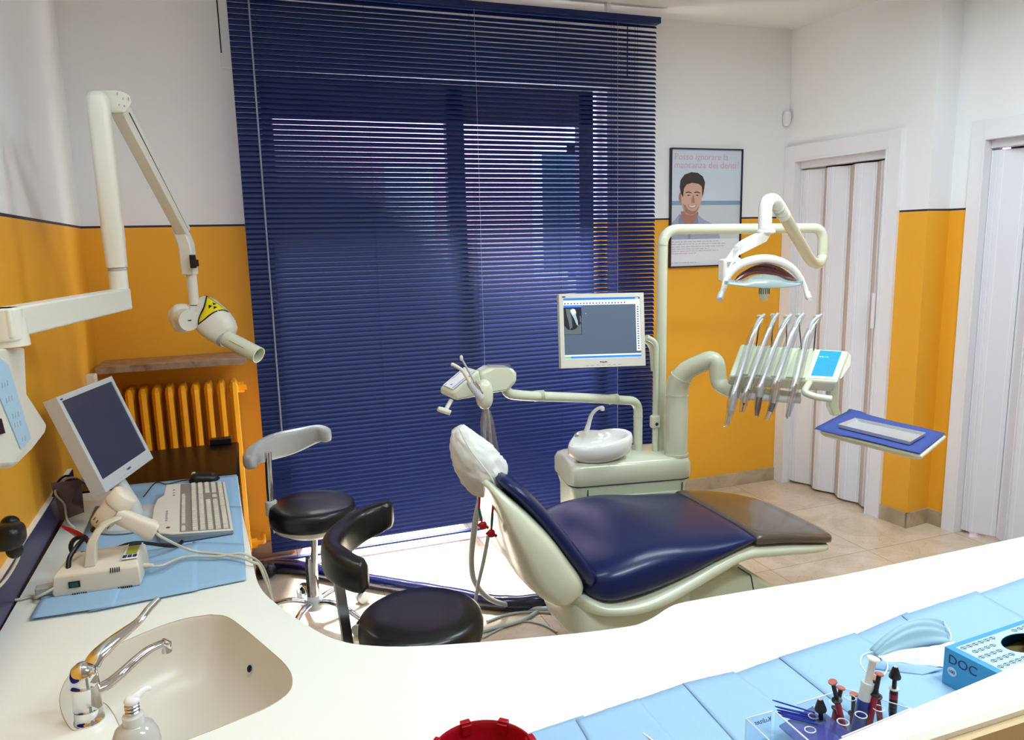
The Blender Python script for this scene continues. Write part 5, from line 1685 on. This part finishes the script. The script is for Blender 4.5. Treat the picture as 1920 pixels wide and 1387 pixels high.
# clear shield
sh_top = [(1366, 524), (1392, 526), (1414, 517), (1436, 515), (1458, 518), (1478, 526), (1502, 527)]
sh_bot = [(1363, 533), (1390, 536), (1412, 538), (1436, 540), (1460, 539), (1484, 537), (1503, 533)]
a_ = spline([at(x_, y_, y=2.05) for x_, y_ in sh_top], 4); b_ = spline([at(x_, y_, y=1.99) for x_, y_ in sh_bot], 4)
g = G(); P_ = []
for p, q in zip(a_, b_): P_ += [p, q]
g.add(P_, [(2 * i, 2 * i + 1, 2 * i + 3, 2 * i + 2) for i in range(len(a_) - 1)])
obj('shield', g, 'aqua', t, solid=.003, smooth=60)
for a, b in ((1367, 530), (1497, 530)):
    obj('shield_clip', G().box(at(a, b, y=2.03), (.024, .02, .012)), 'aqua', t, bevel=.002)
lc = at(1433, 541, y=2.06)
g = G().lathe([(.010, .012), (.0165, .008), (.0165, -.022), (.0135, -.026), (.0135, -.036), (.008, -.040)], lc, Z, n=24)
bh = obj('bulb_housing', g, 'cream', t, smooth=40)
g = G()
for k in range(16):
    a = 2 * pi * k / 16
    g.box(lc + V((cos(a) * .0166, sin(a) * .0166, -.006)), (.0016, .0016, .022), R=Matrix.Rotation(a, 3, 'Z'))
obj('cooling_slots', g, 'matte', bh)

# ------------------------------------------------------------------ stools
def stool(name, lab, seat_c, ztop, r_, back_pts, back_h, back_t, m_back, post, m_post, under, base_rot, base_c):
    t = thing(name, lab, 'stool', V((base_c[0], base_c[1], 0)))
    c = V((seat_c[0], seat_c[1], 0))
    sx = G().lathe([(r_ * .90, ztop - .085), (r_ * .985, ztop - .078), (r_, ztop - .06), (r_ * 1.005, ztop - .035), (r_ * .975, ztop - .014), (r_ * .90, ztop - .004), (r_ * .6, ztop + .003), (r_ * .2, ztop + .004), (.001, ztop + .004)], c, Z, n=56)
    obj('seat', sx, 'black', t, smooth=70)
    obj('seat_pan', G().lathe([(r_ * .93, ztop - .083), (r_ * .90, ztop - .10), (r_ * .62, ztop - .128), (r_ * .3, ztop - .135), (.03, ztop - .136)], c, Z, n=48), under, t, smooth=60)
    bp_ = spline(back_pts, 7); n = len(bp_)
    g = G(); rings = []
    for i, p in enumerate(bp_):
        f_ = i / (n - 1)
        tdir = (bp_[min(i + 1, n - 1)] - bp_[max(i - 1, 0)]).normalized()
        side = V((-tdir.y, tdir.x, 0)).normalized()
        end = min(1, (min(f_, 1 - f_) / .06)) ** .5 if min(f_, 1 - f_) < .06 else 1
        end = max(end, .35)
        hh_ = back_h(f_) * (.5 + .5 * end); tt_ = back_t * end
        rings.append(sring(p, side, Z, tt_, hh_, 3.2, 24))
    g.loft(rings)
    obj('arm_pad', g, m_back, t, smooth=75)
    obj('post', post, m_post, t, smooth=60)
    b = V((base_c[0], base_c[1], 0))
    obj('gas_lift', G().tube([b + Z * .10, c + Z * (ztop - .13)], .0135, n=18), 'chrome', t)
    obj('lift_sleeve', G().lathe([(.026, .12), (.026, .275), (.022, .285), (.022, .30), (.015, .302)], b, Z, n=28), 'chrome', t, smooth=40)
    obj('hub', G().lathe([(.040, .07), (.043, .09), (.038, .118), (.026, .128)], b, Z, n=28), 'lgrey', t)
    for k in range(5):
        a = base_rot + 2 * pi * k / 5
        d = V((cos(a), sin(a), 0)); s_ = V((-sin(a), cos(a), 0))
        pts = spline([b + d * .03 + Z * .10, b + d * .10 + Z * .112, b + d * .18 + Z * .098, b + d * .245 + Z * .072], 5)
        lg = obj('leg', G().tube(pts, [.017 - .005 * i / (len(pts) - 1) for i in range(len(pts))], n=14, flat=.75), 'chrome', t, smooth=60)
        e = b + d * .242
        for sgn in (-1, 1):
            obj('caster', G().cyl(e + s_ * sgn * .008 + Z * .027, e + s_ * sgn * .024 + Z * .027, .026, n=22), 'greyp', lg)
        obj('caster_fork', G().sell(e + Z * .045, .015, .015, .018), 'dark', lg)
    return t

# far stool: grey arm pad
bpts = [at(618, 818, y=3.22), at(598, 813, y=3.28), at(555, 826, y=3.30), at(510, 838, y=3.26), at(478, 852, y=3.18), at(468, 862, y=3.06), at(474, 868, y=2.99)]
pb_ = at(508, 942, y=3.12); pt_ = at(502, 846, y=3.14)
post = G().tube([V((pb_.x, 3.13, .45)), V((pb_.x, 3.13, pb_.z + .06)), V((pt_.x, 3.13, pt_.z))], .0145, n=18)
stool('assistant_stool', 'black round stool with a light grey curved arm pad in front of the blind', (.187, 3.075), .553, .176, bpts,
      lambda f: .030 + .026 * sin(pi * min(1, f * 1.15)) ** 2 * (1 if f < .87 else .6), .026, 'greyp', post, 'chrome', 'ivory', .45, (.165, 3.10))
obj('post_collar', G().cyl((pb_.x, 3.13, .50), (pb_.x, 3.13, .56), .024), 'ivory', bpy.data.objects['assistant_stool'])
obj('post_bracket', G().bx(pb_.x - .0, .12, 3.11, 3.15, .425, .445), 'chrome', bpy.data.objects['assistant_stool'])
# near stool: black arm pad
bpts = [at(733, 966, y=2.24), at(715, 969, y=2.26), at(672, 988, y=2.24), at(634, 1018, y=2.15), at(622, 1044, y=2.05), at(640, 1062, y=1.97), at(668, 1076, y=1.93), at(690, 1080, y=1.915)]
q0 = at(632, 1088, y=2.08); q1 = at(655, 1200, y=2.08)
post = G().loft([[p + V((cos(.5) * a - sin(.5) * b, sin(.5) * a + cos(.5) * b, 0)) for a, b in ((-.016, -.0045), (.016, -.0045), (.016, .0045), (-.016, .0045))] for p in (V((q0.x, q0.y, .70)), V((q1.x - .003, q1.y, .42)), V((q1.x + .004, q1.y, .395)))])
post.loft([[p + V((0, a, b)) for a, b in ((-.016, -.0045), (.016, -.0045), (.016, .0045), (-.016, .0045))] for p in (V((q1.x - .003, q1.y, .397)), V((.38, 2.04, .397)))])
stool('operator_stool', 'black round stool with a black curved backrest nearest to the worktop', (.412, 2.04), .52, .186, bpts,
      lambda f: .044 + .010 * sin(pi * f), .030, 'black', post, 'steel', 'dark', .9, (.412, 2.04))
#NEXT
# ------------------------------------------------------------------ poster
t = thing('framed_poster', 'framed poster of a smiling dark haired man on the wall right of the blind', 'poster', (2.634, D - .01, 1.43))
px0, px1, pz0, pz1 = 2.3839, 2.8834, 1.4257, 2.1179
yw = D - .004
g = G()
fw_ = .0075
for a, b, c_, d_ in ((px0, px1, pz1 - fw_, pz1), (px0, px1, pz0, pz0 + fw_), (px0, px0 + fw_, pz0 + fw_, pz1 - fw_), (px1 - fw_, px1, pz0 + fw_, pz1 - fw_)): g.bx(a, b, D - .022, D - .002, c_, d_)
obj('frame', g, 'frameb', t)
ix0, ix1, iz0, iz1 = px0 + fw_, px1 - fw_, pz0 + fw_, pz1 - fw_
def PP(cx, cy, lay=0):
    u = (cx - 195) / 635; v = 1 - (cy - 198) / 1090
    return V((ix0 + (ix1 - ix0) * u, D - .012 - lay * .0004, iz0 + (iz1 - iz0) * v))
def shape(nm, pts, lay, m, par, sm=False):
    P_ = [PP(a, b, lay) for a, b in pts]
    if sm: P_ = spline(P_ + [P_[0]], 5)[:-1]
    return obj(nm, G().prism(P_, Y * .0003), m, par, smooth=0)
pr = obj('print', G().bx(ix0, ix1, D - .012, D - .008, iz0, iz1), 'p_white', t)
shape('sky', [(195, 198), (830, 198), (830, 680), (195, 680)], 1, 'p_sky', pr)
shape('sea', [(195, 672), (830, 672), (830, 712), (195, 712)], 2, 'p_sea', pr)
shape('beach', [(195, 712), (830, 712), (830, 1035), (195, 1035)], 1, 'p_sand', pr)
shape('shirt', [(190 + 5, 1032), (195, 880), (230, 850), (275, 790), (300, 830), (400, 850), (430, 795), (480, 840), (560, 885), (620, 950), (650, 1032)], 3, 'p_shirt', pr)
shape('neck', [(284, 770), (290, 850), (330, 900), (380, 905), (425, 850), (432, 770)], 4, 'p_skind', pr, True)
shape('collar', [(275, 790), (262, 880), (300, 960), (355, 930), (300, 860)], 5, 'p_shirtd', pr)
shape('collar', [(430, 795), (445, 880), (400, 960), (355, 930), (415, 860)], 5, 'p_shirtd', pr)
shape('button_placket', [(350, 930), (365, 930), (372, 1032), (352, 1032)], 6, 'p_shirtd', pr)
shape('ear', [(268, 600), (262, 640), (272, 680), (285, 680), (290, 600)], 5, 'p_skind', pr, True)
shape('face', [(288, 540), (284, 640), (292, 720), (318, 780), (360, 806), (405, 798), (440, 755), (462, 690), (472, 600), (470, 520), (420, 480), (330, 480)], 6, 'p_skin', pr, True)
shape('hair', [(300, 640), (280, 600), (270, 545), (276, 480), (310, 430), (370, 406), (430, 412), (475, 445), (497, 500), (490, 560), (478, 640), (472, 600), (468, 540), (440, 515), (380, 505), (330, 520), (306, 560)], 7, 'p_hair', pr)
for a in (350, 428):
    shape('eyebrow', [(a - 28, 592), (a, 584), (a + 26, 596), (a + 24, 602), (a, 594), (a - 27, 600)], 8, 'p_hair', pr)
    shape('eye', [(a - 20, 620), (a, 612), (a + 18, 621), (a, 628)], 8, 'p_skind', pr)
    shape('pupil', [(a - 8, 617), (a + 6, 617), (a + 6, 625), (a - 8, 625)], 9, 'p_hair', pr)
shape('nose', [(388, 620), (374, 680), (384, 692), (408, 690), (404, 676), (396, 625)], 8, 'p_skind', pr)
shape('beard', [(300, 700), (320, 778), (362, 804), (405, 796), (438, 752), (446, 716), (420, 760), (385, 770), (345, 752), (322, 712)], 8, 'p_skind', pr)
shape('mouth', [(342, 705), (380, 716), (424, 704), (414, 730), (382, 744), (354, 730)], 9, 'p_skind', pr)
shape('teeth', [(350, 711), (381, 720), (416, 710), (406, 728), (382, 735), (360, 727)], 10, 'p_teeth', pr)
def fit_text(nm, s, c0, c1, cy, m, par, ext=.0002):
    o = text(nm, s, .03, V((0, 0, 0)), X, Z, m, None, ext=ext)
    xs = [v.co.x for v in o.data.vertices]; w_ = max(xs) - min(xs)
    tgt = (PP(c1, cy) - PP(c0, cy)).x
    k = tgt / w_
    for v in o.data.vertices: v.co = v.co * k
    off = PP(c0, cy, 3) - V((min(xs) * k, 0, 0))
    for v in o.data.vertices: v.co = v.co + off - root_loc(par)
    o.parent = par
    return o
fit_text('headline', 'Posso ignorare la', 226, 706, 292, 'p_red', pr)
fit_text('headline', 'mancanza dei denti?', 222, 806, 368, 'p_red', pr)

# lines of print too small to read: rows of word-long dashes
for c0, c1, cy, m_ in ((205, 640, 1056, 'p_grey'), (205, 700, 1080, 'p_grey'), (205, 690, 1104, 'p_grey'), (205, 545, 1126, 'p_grey'), (205, 640, 1146, 'p_red'), (205, 430, 1168, 'p_red'), (205, 430, 1256, 'p_grey')):
    g = G(); x_ = c0
    while x_ < c1:
        w_ = random.uniform(14, 46)
        g.prism([PP(x_, cy + 3, 3), PP(min(x_ + w_, c1), cy + 3, 3), PP(min(x_ + w_, c1), cy - 3, 3), PP(x_, cy - 3, 3)], Y * .0003)
        x_ += w_ + 7
    o = obj('print_line', g, m_, pr, smooth=0)
# ------------------------------------------------------------------ near worktop objects
ZP = ZT + .0045
# red bin
rcn = at(878, 1352, z=.80); RB = .086
rcn = V((rcn.x, rcn.y - RB, ZT))
t = thing('red_bin', 'round red plastic bin with notched rim at the bottom edge of the photo', 'bin', rcn)
obj('bowl', G().lathe([(.070, 0), (.078, .03), (.083, .050), (.0865, .0515), (.0865, .0585), (.0835, .0595), (.0815, .056), (.0805, .046), (.076, .03), (.068, .006), (.001, .005)], rcn, Z, n=64), 'red', t, smooth=45)
g = G()
for k in range(8):
    a = pi / 2 + .07 + k * pi / 4
    g = G().box(rcn + V((cos(a) * .0845, sin(a) * .0845, .060)), (.010, .017, .006), R=Matrix.Rotation(a, 3, 'Z'))
    g.box(rcn + V((cos(a) * .0785, sin(a) * .0785, .050)), (.006, .017, .018), R=Matrix.Rotation(a, 3, 'Z'))
    obj('rim_tab', g, 'red', t, bevel=.001)
# tweezers tip
a = at(1206, 1374, z=.775); b = at(1250, 1410, z=.760)
t = obj('dental_tweezers', G().tube([a, a.lerp(b, .3), b], [.0014, .0035, .0045], n=10, flat=.6).tube([a + V((.003, .002, -.003)), b + V((.004, .003, -.006))], [.0012, .004], n=10, flat=.6), 'steel', label='steel tweezers tip poking in at the bottom edge between red bin and acrylic organizer', cat='tweezers')
# glove box
gz0, gz1 = ZP + .001, .82
ga, gb, gc, gd = V((1.200, .957, 0)), V((1.2105, .845, 0)), V((1.452, .862, 0)), V((1.441, .973, 0))
t = thing('glove_box', 'blue cardboard glove box marked DOC on the blue paper', 'box', (ga + gc) / 2 + Z * gz0)
g = G()
def quad3(a, b, c_, d_, m_i):
    g.cur = m_i; g.add([a, b, c_, d_], [(0, 1, 2, 3)])
T_ = [p + Z * gz1 for p in (ga, gb, gc, gd)]; Bt = [p + Z * gz0 for p in (ga, gb, gc, gd)]
UV = lambda u, v, d=0: (T_[0] * (1 - u) + T_[3] * u) * (1 - v) + (T_[1] * (1 - u) + T_[2] * u) * v + Z * d
# top with an oval hole
N_ = 40
ov_ = [UV(.60 + .21 * cos(k * 2 * pi / N_), .50 + .27 * sin(k * 2 * pi / N_)) for k in range(N_)]
allp = T_ + ov_[::-1]
g.add(allp, [tuple(q) for q in geometry.tessellate_polygon([T_, ov_[::-1]])])
for i in range(4):
    j = (i + 1) % 4
    g.add([T_[i], T_[j], Bt[j], Bt[i]], [(0, 1, 2, 3)])
g.add(Bt, [(0, 1, 2, 3)])
obj('carton', g, 'boxblue', t, smooth=0, solid=.0007)
def strip(u0, u1, v0, v1, skip=True):
    return G().prism([UV(u0, v0, .0005), UV(u1, v0, .0005), UV(u1, v1, .0005), UV(u0, v1, .0005)], Z * .0004)
# pale printed field around the hole
fo = [UV(.06, .10, .0006), UV(.97, .10, .0006), UV(.97, .90, .0006), UV(.06, .90, .0006)]
fi = [UV(.60 + .215 * cos(k * 2 * pi / N_), .50 + .275 * sin(k * 2 * pi / N_), .0006) for k in range(N_)][::-1]
g = G(); al = fo + fi; g.add(al, [tuple(q) for q in geometry.tessellate_polygon([fo, fi])])
fld = obj('printed_field', g, 'boxlight', t, smooth=0, solid=.0004)
g = G()
for r_ in range(5):
    for c_ in range(13):
        u = .10 + c_ * .068 + (r_ % 2) * .034; v = .17 + r_ * .155
        if ((u - .60) / .26) ** 2 + ((v - .5) / .36) ** 2 < 1 or u > .95: continue
        for du, rr in ((-.012, .0032), (.014, .0032)):
            cc_ = UV(u + du, v, .0011)
            g.tube([cc_ + X * rr * cos(q) + Y * rr * sin(q) for q in [2 * pi * k / 10 for k in range(11)]], .0005, n=5)
        g.tube([UV(u, v - .04, .0011), UV(u, v + .05, .0011)], .0005, n=5)
o = obj('print_marks', g, 'navyd', fld, smooth=0)
gs = (gb - ga).normalized()
sn = V((-1, -.09, 0)).normalized()
text('lettering', 'DOC', .025, ga + gs * .008 + Z * (gz1 - .027) + sn * .0006, gs, Z, 'navyd', t, ext=.0003)
g = G().lathe([(.009, 0), (.009, .0006), (.001, .0006)], ga + gs * .018 + Z * (gz1 - .042) + sn * .0004, sn, n=24, u=(0, 1, 0))
for v in g.v: pass
bd = obj('count_badge', g, 'boxlight', t)
text('badge_text', '100', .009, ga + gs * .0105 + Z * (gz1 - .045) + sn * .0013, gs, Z, 'navyd', t, ext=.0002)
gf = (gc - gb).normalized()
text('lettering', 'DOC', .025, gb + gf * .012 + Z * (gz1 - .036) + V((.002, -.0008, 0)), gf, Z, 'navyd', t, ext=.0003)
text('top_lettering', 'CE', .010, UV(.22, .985, .0008), gf, V((-gf.y, gf.x, 0)), 'navyd', t, ext=.0002)
obj('inner_gloves', G().prism([UV(.3, .15, -.030), UV(.95, .15, -.030), UV(.95, .88, -.030), UV(.3, .88, -.030)], Z * -.02), 'glovehole', t)
g = G()
for k in range(3):
    g.tube(spline([UV(.60 + .06 * k, .62, -.026), UV(.64 + .05 * k, .5, -.008 + .006 * k), UV(.74 + .03 * k, .42, .006), UV(.84 + .02 * k, .40, -.004)], 5), [.006 - .0006 * abs(i - 8) / 2 for i in range(16)], n=10, flat=.6)
obj('glove_fingers', g, 'latex', t, smooth=60)

# face mask: folded pleated sheet, bulging
t = thing('face_mask', 'crumpled pale blue face mask lying left of the blue glove box', 'face mask', at(1700, 1230, z=ZP))
mL, mR = at(1630, 1218, z=ZP + .012), at(1768, 1164, z=ZP + .018)
nL, nR = at(1642, 1240, z=ZP), at(1790, 1258, z=ZP)
def mgrid(f_, nx, ny):
    P_ = [f_(i / nx, j / ny) for i in range(nx + 1) for j in range(ny + 1)]
    return P_, [(a * (ny + 1) + b, a * (ny + 1) + b + 1, (a + 1) * (ny + 1) + b + 1, (a + 1) * (ny + 1) + b) for a in range(nx) for b in range(ny)]
def fa(u, v):
    p = (mL * (1 - u) + mR * u) * (1 - v) + (at(1648, 1232, z=ZP + .006) * (1 - u) + at(1782, 1205, z=ZP + .006) * u) * v
    h = .032 * sin(pi * min(1, u * 1.0)) ** .8 * (1 - v) ** .6 + .012 * sin(pi * u) * sin(pi * v) + .0025 * sin(v * 22)
    p = p + Z * h
    return p
g = G(); g.add(*mgrid(fa, 26, 16))
obj('outer_layer', g, 'maskblue', t, solid=.0008, smooth=80)
def fb_(u, v):
    a = at(1645, 1232, z=ZP + .007) * (1 - u) + at(1790, 1206, z=ZP + .007) * u
    b = at(1660, 1246, z=ZP + .003) * (1 - u) + at(1772, 1254, z=ZP + .001) * u
    p = a * (1 - v) + b * v
    return p + Z * (.014 * sin(pi * v) * sin(pi * min(1, u * 1.1 + .02)) + .004 * pnoise(V((u * 6, v * 6, 1))) + .003)
g = G(); g.add(*mgrid(fb_, 24, 12))
obj('inner_layer', g, 'maskwhite', t, solid=.0008, smooth=80)
def fc_(u, v):
    a = at(1652, 1240, z=ZP + .010) * (1 - u) + at(1772, 1254, z=ZP + .004) * u
    b = at(1640, 1256, z=ZP) * (1 - u) + at(1730, 1266, z=ZP) * u
    return (a * (1 - v) + b * v) + Z * (.006 * sin(pi * v) * (1 - u) + .0015)
g = G(); g.add(*mgrid(fc_, 18, 8))
obj('lower_fold', g, 'paper', t, solid=.0008, smooth=80)
obj('ear_loop', G().tube(spline([at(1768, 1166, z=ZP + .016), at(1778, 1178, z=ZP + .008), at(1783, 1196, z=ZP + .003), at(1776, 1208, z=ZP + .003)], 6), .0013, n=8), 'maskwhite', t)
obj('ear_loop', G().tube(spline([at(1636, 1222, z=ZP + .012), at(1618, 1228, z=ZP + .004), at(1614, 1245, z=ZP + .002), at(1626, 1262, z=ZP + .002)], 6), .0013, n=8), 'maskwhite', t)
obj('ear_loop', G().tube(spline([at(1662, 1236, z=ZP + .012), at(1664, 1252, z=ZP + .012), at(1656, 1266, z=ZP + .010), at(1646, 1268, z=ZP + .004)], 6), .0013, n=8), 'maskwhite', t)

# acrylic organizer
oz = .80
t = thing('acrylic_organizer', 'clear acrylic organizer holding composite syringes and brushes', 'organizer', (.88, .89, ZP))
tl, tr = at(1494, 1321, z=oz), at(1586, 1293, z=oz)
rr_, rl = at(1708, 1330, z=oz), at(1578, 1384, z=oz)
tp4 = [tl, tr, rr_, rl]
g = G(); hols = []
TP = lambda u, v, d=0: (tl * (1 - u) + tr * u) * (1 - v) + (rl * (1 - u) + rr_ * u) * v + Z * d
outer4 = [TP(0, 0), TP(1, 0), TP(1, 1), TP(0, 1)]
spots = [(.22, .25), (.22, .72), (.5, .25), (.5, .72), (.78, .25), (.78, .72)]
loops = [outer4]
for u, v in spots: loops.append([TP(u, v) + V((.009 * cos(k * pi / 10), .009 * sin(k * pi / 10), 0)) for k in range(20)][::-1])
al = [p for l in loops for p in l]
g.add(al, [tuple(q) for q in geometry.tessellate_polygon(loops)])
tpo = obj('top_plate', g, 'acrylic', t, solid=.003, smooth=0)
for u, v in spots:
    obj('hole_ring', G().tube([TP(u, v, .0018) + V((.0092 * cos(k * pi / 12), .0092 * sin(k * pi / 12), 0)) for k in range(25)], .0009, n=6), 'clearp', tpo)
obj('plate_edge', G().tube([TP(0, 1, .002), TP(1, 1, .002)], .0013, n=6).tube([TP(1, 1, .002), TP(1, 0, .002)], .0009, n=6).tube([TP(1, 0, .002), TP(0, 0, .002)], .0009, n=6), 'bladder', tpo)
zb = ZP + .0015
obj('base_plate', G().bx(.735, 1.02, .82, .945, ZP, ZP + .003), 'acrylic', t)
obj('side_panel', G().prism([V((1.018, .835, zb)), V((1.018, .90, zb)), V((1.018, .90, .79)), V((1.018, .835, .79))], X * .003), 'acrylic', t)
obj('divider_panel', G().prism([V((.790, .83, zb)), V((.790, .935, zb)), V((.790, .935, .80)), V((.790, .83, .80))], X * .003), 'acrylic', t)
obj('end_panel', G().prism([V((.733, .83, zb)), V((.733, .937, zb)), V((.733, .937, .80)), V((.733, .83, .80))], X * .003), 'acrylic', t)
obj('front_glass', G().prism([V((.733, .937, zb)), V((.786, .937, zb)), V((.786, .937, .80)), V((.733, .937, .80))], Y * .003), 'acrylic', t)
obj('panel_rims', G().tube([V((.734, .83, .801)), V((.734, .938, .801)), V((.788, .938, .801))], .0012, n=6).tube([V((.791, .935, .801)), V((.791, .83, .801))], .0016, n=6).tube([V((.734, .938, zb)), V((.734, .938, .80))], .0012, n=6), 'clearp', t)
text('lettering', 'Kulzer', .013, V((.784, .9365, .785)), (-1, 0, 0), (0, 0, 1), 'navyd', t, ext=.0002, sx=1.0)
g = G().prism([V((.80, .935, .770)), V((.875, .935, .790)), V((.875, .845, .790)), V((.80, .845, .770))], Z * .003)
obj('purple_plate', g, 'purple', t)
for u_, v_ in ((.830, .895), (.855, .915)):
    obj('hole_ring', G().tube([V((u_ + .009 * cos(k * pi / 12), v_ + .008 * sin(k * pi / 12), .7835 + (u_ - .83) * .25)) for k in range(25)], .0011, n=6), 'clearp', t)
# blue brushes
gname = 'blue applicator brushes in the organizer'
for k in range(9):
    a = at(1454 + k * .5, 1322 + k * 2.2, z=.792 - k * .001) + V((random.uniform(-.002, .002), random.uniform(-.003, .003), 0))
    b = at(1530 + random.uniform(-4, 4), 1338 + k * 2.5, z=.788)
    if k == 0: a, b = at(1448, 1312, z=.806), at(1528, 1336, z=.798)
    t2 = obj('applicator_brush', G().tube([a, a.lerp(b, .12), b], [.0008, .0014, .0015], n=8), 'brushblue', label='single blue applicator brush sticking out above the bundle' if k == 0 else 'blue applicator brush in the bundle in the acrylic organizer', cat='brush', group=None if k == 0 else gname)
def syringe(lab, top, bot, y0, kind, y1=None):
    a, b = at(*top, y=y0), at(*bot, y=y1 or y0)
    L_ = (a - b).length
    ax_ = (b - a).normalized()
    if b.z < ZP + .004: pass
    t = thing('composite_syringe', lab, 'syringe', V((b.x, b.y, max(b.z, ZP))), None if kind == 'gel' else 'composite syringes in the organizer')
    P_ = lambda k: a + ax_ * k
    if kind == 'cone':
        obj('plunger_cap', G().lathe([(.004, 0), (.0045, .001), (.0098, .017), (.0098, .020), (.004, .021)], a, ax_, n=24), 'dark', t, smooth=40)
        obj('cap_mark', G().lathe([(.0035, -.001), (.0035, .001)], a, ax_, n=16), 'greyp', t)
        obj('plunger', G().tube([P_(.02), P_(.045)], .0038, n=10), 'dark', t)
        obj('flange', G().lathe([(.0085, .040), (.0085, .042), (.005, .043)], a, ax_, n=20), 'clearp', t)
        obj('barrel', G().lathe([(.0062, .043), (.0068, .048), (.0068, .085), (.005, .098), (.0022, .112)], a, ax_, n=20), 'dark', t, smooth=50)
        obj('band', G().lathe([(.0069, .050), (.0071, .051), (.0071, .058), (.0069, .059)], a, ax_, n=20), 'redd', t)
    elif kind == 'gel':
        obj('plunger_disc', G().lathe([(.0105, 0), (.011, .001), (.011, .003), (.004, .004)], a, ax_, n=24), 'white', t)
        obj('plunger', G().tube([P_(.003), P_(.06)], .0078, n=4), 'clearp', t)
        obj('barrel', G().lathe([(.0105, .045), (.0112, .048), (.0105, .052), (.0105, .078)], a, ax_, n=24), 'clearp', t, smooth=50)
        obj('gel', G().lathe([(.0108, .076), (.0108, L_ - .01), (.006, L_)], a, ax_, n=24), 'gel', t, smooth=50)
    else:
        obj('plunger_disc', G().lathe([(.0068, 0), (.0074, .0008), (.0074, .0022), (.004, .003)], a, ax_, n=20), 'orangecap', t)
        obj('plunger', G().tube([P_(.002), P_(.045)], .0038, n=8), 'dark', t)
        obj('flange', G().lathe([(.004, .036), (.0085, .038), (.0085, .040), (.0050, .041)], a, ax_, n=20), 'dark', t)
        obj('barrel', G().lathe([(.0048, .041), (.0052, .044), (.0052, L_ - .022), (.0045, L_ - .02)], a, ax_, n=18), 'redd', t, smooth=50)
        obj('end_cap', G().lathe([(.0055, L_ - .024), (.0055, L_ - .008), (.003, L_)], a, ax_, n=18), 'dark', t)
    return t
syringe('black syringe with a conical grip over the purple plate', (1538, 1311), (1541, 1410), .905, 'cone')
syringe('copper capped red syringe leaning right, left of the white syringe', (1561, 1277), (1590, 1402), .892, 'cap')
syringe('copper capped red syringe leaning left, crossing behind its neighbour', (1577, 1288), (1553, 1402), .905, 'cap')
syringe('large milky syringe filled with blue gel', (1638, 1233), (1601, 1398), .898, 'gel')
syringe('copper capped red syringe leaning left, right of the white syringe', (1649, 1262), (1623, 1392), .885, 'cap')
syringe('red syringe with hidden cap crossing right of the white syringe', (1640, 1270), (1655, 1388), .900, 'cap')
syringe('rightmost black syringe with a conical grip and red band', (1679, 1250), (1671, 1372), .893, 'cone')
syringe('dark syringe half hidden left behind the large milky syringe', (1601, 1300), (1597, 1400), .925, 'cap')
#NEXT
